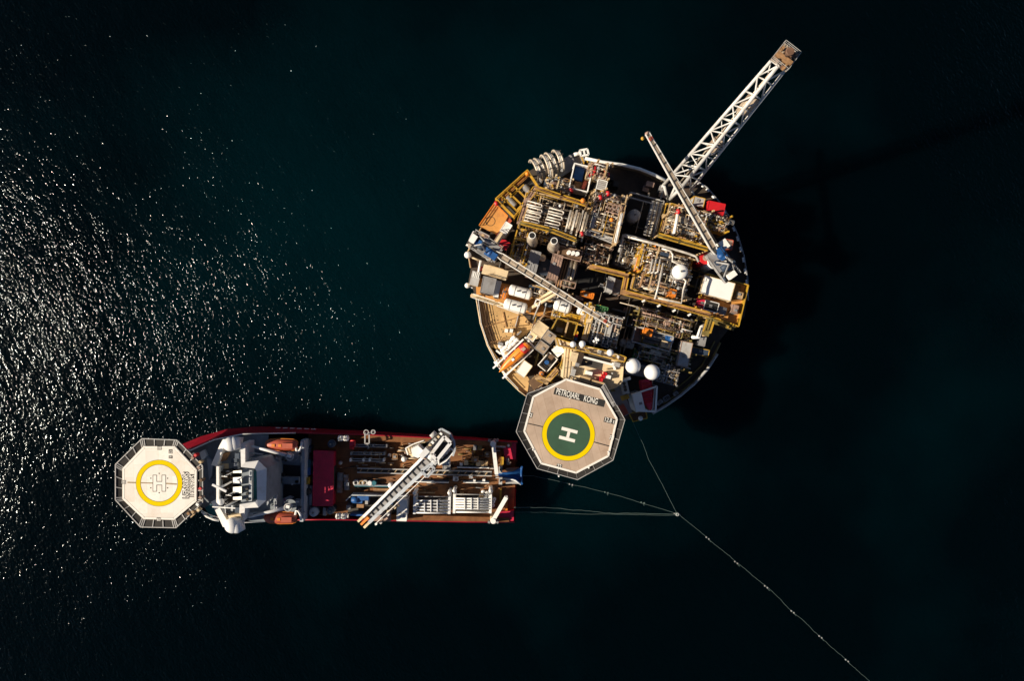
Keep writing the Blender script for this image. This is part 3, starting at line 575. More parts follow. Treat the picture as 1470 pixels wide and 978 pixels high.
cabin('small green container below the dark pit', 'container', 'container', 'green', 864, 444, 16, 8, ZD, 20, PR, G1, hatch=False)
cabin('orange container lying flat below the dark pit', 'container', 'container', 'orange', 843, 423, 18, 7, ZD, 17, PR, G1, ribs=7)
cabin('left of two grey brown sheds near the lifeboat stern', 'shed', 'shed', 'grey', 778, 499, 15, 14, ZD, 19, 36, None, 'boom_top')
cabin('right of two grey brown sheds near the lifeboat stern', 'shed', 'shed', 'grey', 788, 484, 15, 14, ZD, 20, 36, None, 'boom_top')
cabin('bright cream roof above the two grey brown sheds', 'shed', 'shed', 'cream', 775, 473, 17, 18, ZD, 18.5, 36, None, 'cream', hatch=False)
cabin('white and dark hatch house left of the two grey brown sheds', 'shed', 'shed', 'bright', 764, 483, 10, 11, ZD, 17.5, 36, None, 'cream')
cabin('pale cream roofed hut below the orange lifeboat', 'shed', 'shed', 'cream', 752, 530, 14, 20, ZD, 18, 36, None, 'bright', hatch=False)
cabin('grey container in the lower right with a tan stained roof', 'container', 'container', 'lgrey', 983, 509, 15, 34, ZD, 19, 12, G1, 'lgrey', trim='pink')
cabin('plain dark grey container at the right edge below the white bent pipe', 'container', 'container', 'grey', 1009, 483, 10, 26, ZD, 18, 12, G1)
cabin('long dark railed box on the lower right rim', 'container', 'container', 'navy', 1004, 505, 26, 9, ZD, 16.5, 12, G1, trim='yellow')
cabin('left of two tall grey units below the two white funnels', 'unit', 'exhaust_unit', 'grey', 766, 375, 14, 28, 14, 21.5, PR, None, 'grey', ribs=3)
cabin('right of two tall grey brown units below the two white funnels', 'unit', 'exhaust_unit', 'pink', 797, 383, 14, 34, 14, 22, PR, None, 'pink', ribs=4)
cabin('dark green grey unit between the two funnel units', 'unit', 'exhaust_unit', 'navy', 782, 383, 14, 22, 13, 17, PR)
for lab, px, py in (('left white funnel with a black mouth beside the yellow walkway', 763.5, 341), ('right white funnel with a black mouth beside the yellow walkway', 795, 349)):
    a = P(px, py + 5, 21); b = P(px + .6, py - 3, 28.5); t = thing('funnel', lab, 'funnel', Vector((a.x, a.y, 14)))
    part(t, 'casing', MB().tube([Vector((a.x, a.y, 14)), a, a.lerp(b, .6), b], [1.5, 1.5, 1.0, .75], 18), 'pipe_white'); dd = (b - a).normalized()
    part(t, 'mouth', MB().tube([b - dd * .02, b + dd * .06], .62, 16), 'black'); part(t, 'rim', MB().ring(b, dd, .75, .09, 18, 6), 'bright')
basket('open white basket with a blue box and timber inside, top of the platform', 'cargo basket', 'cargo_basket', 834, 255, 27, 36, 17, 22, 'bright', 'brown', 13)
cabin('blue box inside the open white basket', 'box', 'crate', 'blue', 831, 249, 12, 17, 17.2, 20, 13, hatch=False, door=False)
cabin('bundle of tan timber inside the open white basket', 'timber', 'timber_bundle', 'wood', 831, 266, 12, 8, 17.2, 18.5, 13, hatch=False, door=False, ribs=5)
cabin('slim orange crate in the lower corner of the open white basket', 'crate', 'crate', 'boat_orange', 839, 265, 4, 12, 17.2, 19, 20, hatch=False, door=False)
basket('long grey open skid tray with an orange box in it, lower right', 'cargo basket', 'cargo_basket', 937, 487, 56, 22, 15, 18.5, 'lgrey', 'grey', 15)
cabin('orange box in the long grey skid tray', 'box', 'crate', 'orange', 930, 477, 12, 9, 15.3, 19.5, 15, hatch=False, door=False)
cabin('small yellow white crate at the right end of the long grey skid tray', 'crate', 'crate', 'cream', 956, 495, 12, 8, 15.3, 18, 15, door=False)
cabin('dark blue box at the upper right end of the long grey skid tray', 'crate', 'crate', 'blue', 962, 487, 10, 6, 15.3, 17.5, 15, door=False)
G = 'lying white tanks near the left crane'
htank('upper long white tank right of the orange drum', (734, 416, 17.5), (760, 423, 17.5), 1.35, group=G)
htank('lower long white tank beside the cream walkway', (727, 436, 17.5), (753, 443, 17.5), 1.35, group=G)
htank('short white tank between the boom brace and the walkway', (799, 437, 18), (816, 442, 18), 1.5, group=G)
htank('white tank half hidden under the left crane boom tip', (832, 444, 17), (842, 448, 17), 1.3, group=G)
htank('orange drum behind the white ended unit', (721, 419, 16.5), (727, 421, 16.5), 1.7, 'orange', 'drum')
htank('blue white cylinder in the shade left of the big white domes', (892, 492, 16), (908, 496, 16), 1.0, 'lgrey')
cabin('dark green tall box left of the big white domes', 'box', 'deck_box', 'green', 913, 511, 8, 16, ZD, 16, PR)
# yellow bays at the upper left
t = thing('riser_balcony', 'yellow framed balcony with two dark bays at upper left', 'balcony', P(738, 278, ZD))
yo = [(712, 286), (757, 245), (772, 268), (738, 312)]
part(t, 'floor', MB().pp(yo, 17, 16.6), 'dark')
bm = MB(); zz = 18.5
for a, b in zip(yo, yo[1:] + yo[:1]): bm.beam(P(*a, zz), P(*b, zz), .55, .5)
for a, b in (((727, 273), (752, 297)), ((736, 265), (758, 288)), ((719, 281), (744, 305)), ((735, 281), (752, 265)), ((722, 292), (742, 275)), ((742, 302), (762, 278))): bm.beam(P(*a, zz), P(*b, zz), .4, .4)
part(t, 'frame', bm, 'yellow'); q = [P(x, y, 18.7) for x, y in yo]; part(t, 'handrail', MB().rail(q, closed=True, r=.07), 'yellow')
lg = MB(); [lg.beam(p, Vector((p.x, p.y, ZD - 2)), .4) for p in q]; part(t, 'leg', lg, 'yellow')
for px, py in ((734, 290), (753, 268), (729, 284), (758, 275)): part(t, 'winch', MB().caps_tank(P(px, py, 18), P(px + 5, py + 5, 18), .8, 12), 'grey')
part(t, 'walkway', MB().pp([(716, 283), (757, 246), (761, 251), (720, 289)], 18.2, 18.05), 'deck_orange')
t = thing('helipad_style_deck', 'bright orange laydown deck with a painted circle at upper left', 'platform', P(705, 315, ZD)); t.name = 'orange_deck'
WL[t.name] = t.location.copy()
part(t, 'plate', MB().pp([(688, 324), (710, 292), (729, 311), (718, 331), (711, 336)], 17, 16.5), 'deck_orange')
part(t, 'circle_marking', MB().ring(P(704, 317.5, 17.02), (0, 0, 1), 1.15, .07, 24, 4), 'dark')
q = [P(x, y, 17) for x, y in ((688, 324), (710, 292), (729, 311))]; part(t, 'handrail', MB().rail(q, r=.07), 'orange')
part(t, 'shade_strip', MB().pp([(711, 337), (730, 311), (735, 317), (718, 338)], 16.6, 16.3), 'boat_orange')  # darker orange strip stands in for shade along the deck
lg = MB(); [lg.beam(P(x, y, 16.5), Vector((P(x, y, 16.5).x, P(x, y, 16.5).y, ZD)), .4) for x, y in ((691, 323), (711, 295), (727, 312), (712, 334))]; part(t, 'leg', lg, 'orange')
t = thing('boat_landing', 'white railed ledge with a white ball at the left edge', 'ledge', P(677, 350, ZD))
part(t, 'beam', MB().pt([(682, 333, 14), (672, 354, 14)], .6), 'bright'); part(t, 'ball', MB().sph(P(671.5, 366, 13.5), .9), 'bright'); part(t, 'bracket', MB().pt([(672, 367, 13), (690, 375, 13)], .25), 'cream')
part(t, 'handrail', MB().rail([P(683, 333, 13), P(673, 356, 13)], r=.1), 'bright')
t = thing('vent_house', 'pale grey slatted vent house hanging over the left edge', 'vent', P(681, 400, ZD))
part(t, 'wall', MB().box(682, 400, 12, 20, 9.5, 14.8, 14), 'cream'); part(t, 'roof', MB().box(682, 400, 12.6, 20.6, 14.81, 15, 14), 'lgrey')
for k in range(4): part(t, 'slat', MB().box(680 + k * 2.4, 394 + k * .5, 1.2, 8, 15.01, 15.25, 14), 'bright')
part(t, 'mooring_post', MB().sph(P(671, 410, 12), .7).pt([(671, 410, 11.5), (688, 416, 11.5)], .3), 'bright')
t = thing('red_life_ring_cabinet', 'red hose cabinet and white post above the slatted vent house', 'hose cabinet', P(690, 385, ZD))
part(t, 'cabinet', MB().box(691, 385, 3.5, 5, ZD, 15.5, 10), 'red'); part(t, 'post', MB().pt([(690, 374, 16), (687, 391, 16)], .3), 'bright')
# ---------------------------------------------------------------- hose arches over the upper left rim
LB = ['leftmost white hose arch of the five on the upper left rim', 'second white hose arch from the left on the upper left rim', 'middle white hose arch of the five on the upper left rim', 'second white hose arch from the right on the upper left rim', 'rightmost white hose arch of the five on the upper left rim']
for k, (a, b) in enumerate((((763, 231), (775, 261)), ((769, 229), (780, 254)), ((779, 224), (790, 256)), ((785, 221), (797, 248)), ((796, 217), (806, 244)))):
    t = thing('hose_arch', LB[k], 'hose', P(*b, ZD), 'white hose arches on the upper left rim')
    for j in range(3):
        o = (j - 1) * 2.6; p, q = P(a[0] + o, a[1] + o * .2, 15), P(b[0] + o, b[1] + o * .2, 15); R_ = (p - q).length / 2; c = (p + q) / 2; ax = (p - q).cross(Vector((0, 0, 1))).normalized()
        dv = (p - q).normalized(); pts = [c + dv * (R_ * math.cos(th)) + V3(R_ * .8 * math.sin(th)) + ax * (.5 * math.sin(th)) for th in [PI * i / 14 - .35 for i in range(17)]]
        part(t, 'hose', MB().tube(pts, .27, 8), 'pipe_white' if j != 1 else 'lgrey')
    bnd = MB()
    for th in (.6, 1.2, 1.9): cc = c + dv * (R_ * math.cos(th)) + V3(R_ * .8 * math.sin(th)) + ax * (.5 * math.sin(th)); bnd.beam(cc - ax * .65, cc + ax * .65, .2, .75)
    part(t, 'clamp', bnd, 'dark'); part(t, 'guide', MB().beam(P(*b, 12), P(*b, 16), .8), 'grey')
t = thing('ledge_deck', 'dark grey ledge with a white square frame at its end, top rim', 'ledge', P(820, 233, ZD))
part(t, 'plate', MB().pp([(800, 232), (826, 218), (836, 218), (842, 230), (803, 256), (795, 250)], 14, 13.4), 'grey')
part(t, 'square_frame', frame_bars([(832, 216), (843, 214), (845, 222), (834, 224)], 15.5, .45), 'bright'); part(t, 'square_frame', frame_bars([(838, 215), (839.5, 223)], 15.55, .4, False), 'bright')
part(t, 'arm', MB().pt([(824, 222, 15), (832, 220, 15)], .45), 'bright'); part(t, 'ladder', MB().rail([P(834, 225, 14), P(838, 236, 14)], r=.1).rail([P(840, 224, 14), P(843, 234, 14)], r=.1), 'yellow')
# ---------------------------------------------------------------- flare boom
t = thing('flare_boom', 'long white lattice flare boom leaning out over the sea at upper right', 'flare boom', P(975, 275, ZD))
l0, l1, m0, m1, r0, r1 = P(953, 265, 20), P(1107, 87, 58), P(961, 288, 24), P(1117, 94, 61), P(992, 272, 20), P(1126, 102, 58)
m0 = P(980, 267, 25)
part(t, 'chord', MB().tube([l0, l1], [.38, .32], 10), 'boom_white'); part(t, 'chord', MB().tube([m0, m1], [.44, .36], 10), 'boom_white'); part(t, 'chord', MB().tube([r0, r1], [.38, .30], 10), 'boom_white')
part(t, 'brace', MB().zig(l0, l1, m0, m1, 10, .17), 'boom_white'); part(t, 'brace', MB().zig(m0, m1, r0, r1, 10, .17), 'boom_white'); part(t, 'brace', MB().zig(l0, l1, r0, r1, 5, .12), 'boom_white')
g0, g1 = P(961, 287, 15), P(949, 277, 15)
part(t, 'leg', MB().tube([m0, P(960, 288, 16)], .45, 10).tube([l0, P(959, 288, 16)], .36, 8).tube([P(972, 262, 23), P(961, 287, 16)], .34, 8).tube([r0, P(995, 280, 13)], .4, 8).tube([l0, P(950, 270, 12)], .4, 8), 'boom_white')
def along(k, a=.33, b=.34): return l0.lerp(l1, k) * a + m0.lerp(m1, k) * b + r0.lerp(r1, k) * (1 - a - b)
for a, b, r_ in ((.25, .45, .22), (.42, .33, .16), (.35, .2, .2)): part(t, 'gas_pipe', MB().tube([along(0, a, b), along(.97, a, b)], r_, 8), 'pipe_white')
for k0 in (.33, .66):
    c0, c1 = along(k0, .3, .25), along(k0 + .12, .3, .25); dd = (c1 - c0).normalized(); sd = dd.cross(V3(1)).normalized()
    part(t, 'landing', MB().wbox((c0 + c1) / 2 + V3(.8), dd, sd, dd.cross(sd), (c1 - c0).length / 2, 1.3, .08), 'boom_top')
tp = [(1125, 61), (1147, 78), (1129, 102), (1107, 84)]
part(t, 'tip_platform', MB().pp(tp, 60.5, 60.1), 'boom_top'); q = [P(x, y, 60.5) for x, y in tp]; part(t, 'handrail', MB().rail(q, closed=True, r=.04), 'lgrey')
part(t, 'heat_shield', MB().pp([(1118, 72), (1139, 88), (1137, 91), (1116, 75)], 62.5, 60.4), 'wood'); part(t, 'heat_shield', MB().pp([(1126, 78), (1132, 83), (1128, 88), (1122, 83)], 61.6, 60.5), 'pink')
for px, py in ((1131, 70), (1135, 73), (1138, 77)): part(t, 'burner_pipe', MB().pt([(px - 6, py + 10, 60.6), (px - 1, py + 2, 62.5), (px, py, 65.5)], .28), 'pipe_brown')
part(t, 'burner_tip', MB().cyl(P(1135, 73, 66), 64.5, 66, .5, .7, 14), 'pipe_brown')
rn = random.Random(77)
for k in range(24):
    a, b_ = rn.random(), rn.random(); px, py = 1109 + a * 20 + b_ * 17, 83 + a * 15 - b_ * 20; part(t, 'tip_equipment', MB().box(px, py, rn.uniform(1, 6), rn.uniform(.8, 2.5), 60.5, 61 + rn.random() * 1.2, rn.choice((38, 128, 38))), rn.choice(['wood', 'pink', 'pipe_brown', 'dark', 'beige', 'black', 'boom_top']))
# ---------------------------------------------------------------- cranes
def pcrane(label, base, tipp, zb, zt, w0, w1, cab, extra=None):
    b = P(*base, zb); e = P(*tipp, zt); t = thing('pedestal_crane', label, 'crane', Vector((b.x, b.y, ZD))); d = (e - b); d.normalize(); fl = Vector((d.x, d.y, 0)).normalized(); sd = Vector((-fl.y, fl.x, 0))
    part(t, 'pedestal', MB().cyl(b, ZD, zb - 3, 1.6, n=20), 'bright'); part(t, 'slewing_ring', MB().cyl(b, zb - 3, zb - 2.4, 2.0, n=20), 'dark')
    part(t, 'machine_house', MB().wbox(b - V3(1.4), fl, sd, V3(1), 2.6, 1.9, 1.0), 'grey'); 
    part(t, 'winch_deck', MB().wbox(b - fl * 3.6 - V3(1.5), fl, sd, V3(1), 2.0, 1.7, .12), 'dark'); part(t, 'counterweight', MB().wbox(b - fl * 4.6 - V3(.3), fl, sd, V3(1), .7, 1.0, .8), 'bright')
    part(t, 'winch', MB().tube([b - fl * 2.2 - sd * 1.2, b - fl * 2.2 + sd * 1.2], .75, 14), 'navy'); part(t, 'winch', MB().tube([b + fl * .5 - sd * 1.5 + V3(.2), b + fl * .5 + sd * .2 + V3(.2)], .6, 14), 'blue')
    part(t, 'engine_cover', MB().wbox(b + fl * .9 - sd * .9 + V3(.1), fl, sd, V3(1), 1.5, .8, .5), 'blue')
    c_ = part(t, 'cab', MB().wbox(b + fl * 2.2 + sd * (3.0 * cab) - V3(1.6), fl, sd, V3(1), 1.1, .95, 1.1), 'red' if cab > 0 else 'bright'); part(c_, 'window', MB().wbox(b + fl * 3.32 + sd * (3.0 * cab) - V3(1.3), fl, sd, V3(1), .02, .8, .6), 'glass')
    rc = random.Random(int(base[0]))
    for k in range(26):
        p = b + fl * rc.uniform(-4.5, 2.4) + sd * rc.uniform(-2.1, 2.1) + V3(rc.uniform(-1.3, .3)); part(t, 'machinery', MB().wbox(p, fl, sd, V3(1), rc.uniform(.12, .6), rc.uniform(.12, .5), rc.uniform(.15, .5)), rc.choice(['bright', 'lgrey', 'navy', 'dark', 'black', 'beige', 'pipe_white', 'blue', 'pink']))
    part(t, 'handrail', MB().rail([b - fl * 5.4 + sd * 2.2 - V3(1.4), b + fl * 2 + sd * 2.2 - V3(1.4)], r=.06).rail([b - fl * 5.4 - sd * 2.2 - V3(1.4), b + fl * 2 - sd * 2.2 - V3(1.4)], r=.06), 'lgrey')
    af = MB()
    for s_ in (-1, 1): af.beam(b + sd * s_ * 1.3, b - fl * 1.8 + sd * s_ * .5 + V3(4.2), .3); af.beam(b - fl * 4 + sd * s_ * 1.5 - V3(1), b - fl * 1.8 + sd * s_ * .5 + V3(4.2), .25)
    part(t, 'a_frame', af, 'lgrey')
    s0 = b + fl * 1.6; L = (e - s0).length; ddir = (e - s0).normalized(); up = sd.cross(ddir); up = up if up.z > 0 else -up
    for s_ in (-1, 1):
        bm = MB(); pts = []
        for k, w_, hh in ((0, w0 * .55, .3), (.06, w0, .42), (.6, w0 * .85, .38), (1, w1, .25)): pts.append((s0 + ddir * (L * k), w_, hh))
        for (a, wa, ha), (c, wc, hc_) in zip(pts, pts[1:]):
            vs = []
            for p_, w_, h_ in ((a, wa, ha), (c, wc, hc_)):
                o = p_ + sd * (s_ * w_ / 2)
                vs += [o + up * h_ + sd * s_ * .09, o + up * h_ - sd * s_ * .09, o - up * h_ - sd * s_ * .09, o - up * h_ + sd * s_ * .09]
            bm.add(vs, [[0, 1, 5, 4], [1, 2, 6, 5], [2, 3, 7, 6], [3, 0, 4, 7], [3, 2, 1, 0], [4, 5, 6, 7]])
        part(t, 'boom_girder', bm, 'white')
    pl = MB(); bd = MB(); ch = MB(); n = 13
    for k in range(n):
        k0, k1 = .05 + .93 * k / n, .05 + .93 * (k + 1) / n; wa, wb = w0 + (w1 - w0) * k0, w0 + (w1 - w0) * k1; a, c = s0 + ddir * L * k0, s0 + ddir * L * k1
        pl.add([a + sd * wa * .42 + up * .12, a - sd * wa * .42 + up * .12, c - sd * wb * .42 + up * .12, c + sd * wb * .42 + up * .12], [[0, 1, 2, 3]])
        pl.add([a + sd * wa * .42 + up * .06, a - sd * wa * .42 + up * .06, c - sd * wb * .42 + up * .06, c + sd * wb * .42 + up * .06], [[3, 2, 1, 0]])
        part(t, 'boom_band', MB().beam(a + sd * wa * .5 + up * .2, a - sd * wa * .5 + up * .2, .22, .25), 'dark')
    part(t, 'boom_walkway', pl, 'boom_top'); 
    part(t, 'tip_sheave', MB().tube([e - sd * .4, e + sd * .4], .32, 12), 'pink'); part(t, 'tip_marking', MB().wbox(e - ddir * 1.4 + up * .3, ddir, sd, up, .35, w1 * .5, .1), 'boat_orange')
    part(t, 'luffing_rope', MB().tube([b - fl * 1.8 + V3(4.2), e + up * .3], .05, 5).tube([b - fl * 1.8 + V3(4.2), s0.lerp(e, .6) + up * .7], .05, 5), 'dark')
    hk = part(t, 'hook_block', MB().sph(e + fl * .2 - V3(4.5), .45, 10, 6), 'yellow'); part(hk, 'hoist_rope', MB().tube([e, e + fl * .2 - V3(4.3)], .06, 5), 'dark')
    return t
pcrane('white boomed pedestal crane at right, boom crossing the flare boom base', (1034, 372), (929, 191), 27, 37, 1.5, .9, -1)
pcrane('pale boomed pedestal crane at left, boom pointing across the tanks', (703, 358), (876, 466), 26, 30, 1.5, .8, 1)
t = thing('boom_rest', 'pair of tan tubular braces under the left crane boom', 'boom rest', P(792, 440, ZD))
part(t, 'brace', MB().pt([(758, 445, 16), (800, 421, 24)], .45), 'cream'); part(t, 'brace', MB().pt([(776, 428, 17), (795, 417, 24)], .4), 'cream'); part(t, 'frame', frame_bars([(770, 430), (776, 431), (773, 440), (767, 438)], 20, .3), 'bright')
part(t, 'leg', MB().pt([(773, 440, 20), (766, 458, 12.2)], .2).pt([(784, 436, 20), (780, 455, 12.2)], .2), 'lgrey')
t = thing('crane_service_block', 'red and white drum unit at the left of the right crane', 'drum', P(1013, 372, ZD)); 
part(t, 'drum', MB().cyl(P(1013, 371, 22), ZD, 22, 1.4, n=18), 'red'); part(t, 'cover', MB().cyl(P(1014, 370, 22.4), 22.01, 22.5, .8, n=16), 'pink'); part(t, 'base', MB().box(1013, 375, 14, 6, ZD, 18, 28), 'cream')
# ---------------------------------------------------------------- living quarters
t = thing('living_quarters', 'cream roofed living quarters block above the green circle helideck', 'building', P(850, 528, ZD))
lq = [(812, 500), (828, 499), (895, 516), (892, 548), (884, 556), (868, 561), (816, 548), (808, 543)]
part(t, 'wall', MB().pp(lq, 26.3, ZD), 'cream'); part(t, 'roof', MB().pp(lq, 26.6, 26.32), 'cream')
part(t, 'roof_well_shade', MB().pp([(838, 513), (866, 521), (864, 532), (834, 524)], 26.64, 26.61), 'dark'); part(t, 'parapet', frame_bars([(838, 513), (880, 524), (883, 531)], 27.2, .5, False), 'bright')  # dark patches on the flat roof stand in for shaded recesses
part(t, 'roof_well_shade', MB().pp([(839, 505), (878, 515), (876, 521), (838, 511)], 26.645, 26.61), 'dark')
q = [P(x, y, 26.6) for x, y in lq]; part(t, 'handrail', MB().rail(q[2:] + q[:1], r=.06), 'cream')
for px, py, w, h, m_ in ((824, 513, 10, 14, 'cream'), (823, 535, 6, 10, 'lgrey'), (840, 545, 14, 8, 'beige'), (858, 551, 18, 7, 'beige'), (886, 524, 8, 6, 'lgrey'), (872, 541, 10, 5, 'bright'), (846, 536, 9, 5, 'bright'), (829, 524, 5, 5, 'grey')): part(t, 'roof_unit', MB().box(px, py, w, h, 26.6, 28 + RN.random(), PR), m_)
for k in range(9): part(t, 'roof_strut', MB().beam(P(818 + k * 6, 540 + k * 1.6, 26.7), P(816 + k * 6, 549 + k * 1.6, 29), .25), 'grey')
for k in range(14): part(t, 'vent', MB().cyl(P(RN.uniform(818, 885), 0, 27), 26.6, 27.5, .3, n=8) if False else MB().box(RN.uniform(818, 880), RN.uniform(520, 545), 2.4, 2.0, 26.6, 27.6, PR), RN.choice(['beige', 'lgrey', 'bright', 'tan_wall']))
for k, (px, py) in enumerate(((869, 537), (866, 541), (863, 545))): cabin(['uppermost red hose box on the right edge of the quarters roof', 'middle red hose box on the right edge of the quarters roof', 'lowest red hose box on the right edge of the quarters roof'][k], 'hose box', 'hose_box', 'red', px, py, 4, 3.4 + k, 26.6, 28.2, 14, 'red hose boxes on the quarters roof', hatch=False, door=False)
t = thing('antenna_deck', 'bright cream antenna strip with railings above the quarters roof', 'antenna deck', P(840, 500, ZD))
yo = [(798, 485), (812, 490), (845, 498), (880, 506), (898, 513), (895, 520), (845, 507), (802, 497)]
part(t, 'wall', MB().pp(yo, 27.3, ZD + 2), 'tan_wall'); part(t, 'floor', MB().pp(yo, 27.5, 27.32), 'cream'); q = [P(x, y, 27.5) for x, y in yo]; part(t, 'handrail', MB().rail(q, closed=True, r=.09), 'yellow')
rn = random.Random(3)
for k in range(26): x_ = rn.uniform(803, 890); part(t, 'antenna_mount', MB().box(x_, 491 + (x_ - 803) * .25 + rn.uniform(-2, 4), rn.uniform(1.5, 5), rn.uniform(1, 2.4), 27.5, 28 + rn.random(), PR + rn.uniform(-20, 20)), rn.choice(['bright', 'cream', 'bright', 'beige', 'yellow', 'lgrey']))
GR = 'small white radomes on the antenna strip'
radome('left of the two neighbouring small white radomes', 822.5, 494.5, 30, .72, 27.5, GR); radome('right of the two neighbouring small white radomes', 836, 494, 30, .78, 27.5, GR); radome('small white radome on its own at the right of the antenna strip', 876, 506.5, 30, .8, 27.5, GR)
radome('big white radome nearer the quarters roof', 908.5, 525.5, 27, 1.82, 16, 'big white radomes'); radome('big white radome further right, above the red rescue boat', 936, 534.5, 27, 1.86, 16, 'big white radomes')
t = thing('radome_deck', 'grey deck under the two big white radomes', 'platform', P(924, 530, ZD)); part(t, 'plate', MB().pp([(898, 520), (948, 528), (946, 545), (896, 537)], 16.4, 16), 'grey'); part(t, 'leg', MB().box(923, 531, 30, 8, ZD, 16, PR), 'dark')
t = thing('antenna_mast', 'white cross shaped antenna mast on the grey roof units', 'mast', P(856, 490, 22)); part(t, 'pole', MB().pt([(853, 497, 22), (856, 489, 29.5)], .22), 'bright'); part(t, 'yard', MB().pt([(852, 490, 29), (861, 488, 29)], .2).pt([(857, 493, 29), (855, 486, 29)], .2), 'bright')
for px, py in ((853, 490), (859, 488), (856, 486)): part(t, 'antenna', MB().sph(P(px, py, 29.3), .35, 8, 6), 'bright')
# ---------------------------------------------------------------- helideck of the platform
ZH = 30.0
inn = [(812.5, 545), (861, 559), (885.5, 602), (873, 655), (827, 679), (777, 665.5), (752.6, 619.5), (765.6, 570)]
out = [(812.5, 545), (868, 551), (897, 603), (880, 661), (829, 689), (771, 673), (741, 620), (757, 565.5)]
hcen = P(816, 624, ZH)
t = thing('helideck', 'tan octagonal helideck with a green circle and white H', 'helideck', Vector((hcen.x, hcen.y, ZD)))
part(t, 'deck', MB().pp(inn, ZH, ZH - .5), 'heli_tan_p')
el = MB(); q = [P(x, y, ZH + .03) for x, y in inn]
for a, b in zip(q, q[1:] + q[:1]): el.beam(a, b, .45, .1)
part(t, 'edge_line', el, 'mark_white')
pts = [hcen + Vector((math.cos(2 * PI * k / 64), math.sin(2 * PI * k / 64), 0)) for k in range(64)]
def disc(r, z, r0=0): 
    c = hcen + V3(z); m = MB(); vs = [c + Vector((math.cos(2 * PI * k / 72) * r, math.sin(2 * PI * k / 72) * r, 0)) for k in range(72)]
    if r0: vs2 = [c + Vector((math.cos(2 * PI * k / 72) * r0, math.sin(2 * PI * k / 72) * r0, 0)) for k in range(72)]; return m.add(vs + vs2, [[k, (k + 1) % 72, (k + 1) % 72 + 72, k + 72] for k in range(72)])
    return m.add(vs, [list(range(72))])
sh = S(ZH)
part(t, 'circle_border', disc(38.3 * sh, .008), 'mark_black'); part(t, 'yellow_ring', disc(37.7 * sh, .014), 'mark_yellow'); part(t, 'circle_border', disc(31.3 * sh, .020), 'mark_black'); part(t, 'green_circle', disc(30.9 * sh, .026), 'mark_green')
hm = MB(); e_ = .034
for px, py, w, h in ((817.6, 618, 23.5, 4.6), (813.9, 630.6, 23.5, 4.6)): hm.add([P(x, y, ZH) + V3(e_) for x, y in rect(px, py, w, h, PR)][::-1], [[0, 1, 2, 3]])
hm.add([P(x, y, ZH) + V3(e_) for x, y in rect(815.8, 624.3, 4.2, 8.2, PR)][::-1], [[0, 1, 2, 3]]); part(t, 'letter', hm, 'mark_white')
sm = MB()
for a, b in (((757, 608), (779, 613)), ((853, 635), (875, 641))): sm.beam(P(*a, ZH) + V3(.01), P(*b, ZH) + V3(.01), .22, .03)
part(t, 'deck_seam', sm, 'mark_black')
RT = -math.radians(PR)
part(t, 'name_board', MB().add([P(x, y, ZH) + V3(.008) for x, y in rect(832, 570.6, 75, 10, PR)][::-1], [[0, 1, 2, 3]]), 'mark_black')
text('lettering', 'PETROJARL   KONG', P(828.3, 569.6, ZH) + V3(.016), RT, 1.95, 'mark_white', WL[t.name], t, .66, .02, width=61 * S(ZH))
part(t, 'load_board', MB().add([P(x, y, ZH) + V3(.008) for x, y in rect(875.4, 604.2, 17, 7.6, PR)][::-1], [[0, 1, 2, 3]]), 'mark_black')
text('lettering', '12.8 t', P(875.4, 604.2, ZH) + V3(.016), RT, 1.4, 'mark_white', WL[t.name], t, .8, .02, width=14 * S(ZH))
for px, py, rr in ((761, 596, 90 - PR), (878.5, 628.5, 90 - PR), (802.5, 670, -PR)):
    part(t, 'size_board', MB().add([P(x, y, ZH) + V3(.06) for x, y in rect(px, py, 7.4, 6.6, -rr)][::-1], [[0, 1, 2, 3]]), 'mark_black'); text('lettering', '22', P(px, py, ZH) + V3(.075), math.radians(rr), 1.3, 'mark_white', WL[t.name], t, .8, .02)
for k in range(8):
    if k == 0: continue
    a, b, c, e = inn[k], inn[(k + 1) % 8], out[(k + 1) % 8], out[k]
    f4 = [P(*a, ZH - .5), P(*b, ZH - .5), P(*c, ZH - .1), P(*e, ZH - .1)]
    part(t, 'safety_net', MB().prism(f4, ZH - .62), 'net'); n = MB()
    for i in (0, .5, 1): n.beam(f4[0].lerp(f4[1], i) + V3(.06), f4[3].lerp(f4[2], i) + V3(.06), .11)
    n.beam(f4[3] + V3(.05), f4[2] + V3(.05), .14)
    for i in (.25, .75): n.beam(f4[0].lerp(f4[1], i) + V3(.06), f4[3].lerp(f4[2], i) + V3(.06), .04)
    part(t, 'net_frame', n, 'lgrey')
st = MB()
for px, py in ((775, 600), (860, 610), (800, 650), (850, 650)):
    st.beam(P(px, py, 29.4), P(815 + (px - 815) * .6, 570, 13), .6)
for k in range(6): st.beam(P(762, 585 + k * 14, 29.2), P(874, 600 + k * 11, 29.2), .35, .6)
part(t, 'support_truss', st, 'lgrey')
part(t, 'access_ladder', MB().rail([P(868, 552, ZH), P(884, 582, ZH)], r=.05).pp([(863, 558), (868, 551), (884, 581), (880, 585)], ZH - .2, ZH - .35), 'grey')
for px, py in ((765, 646), (845, 672), (873, 649), (802, 684)): part(t, 'deck_light', MB().cyl(P(px, py, ZH), ZH - .1, ZH + .25, .18, n=8), 'bright')
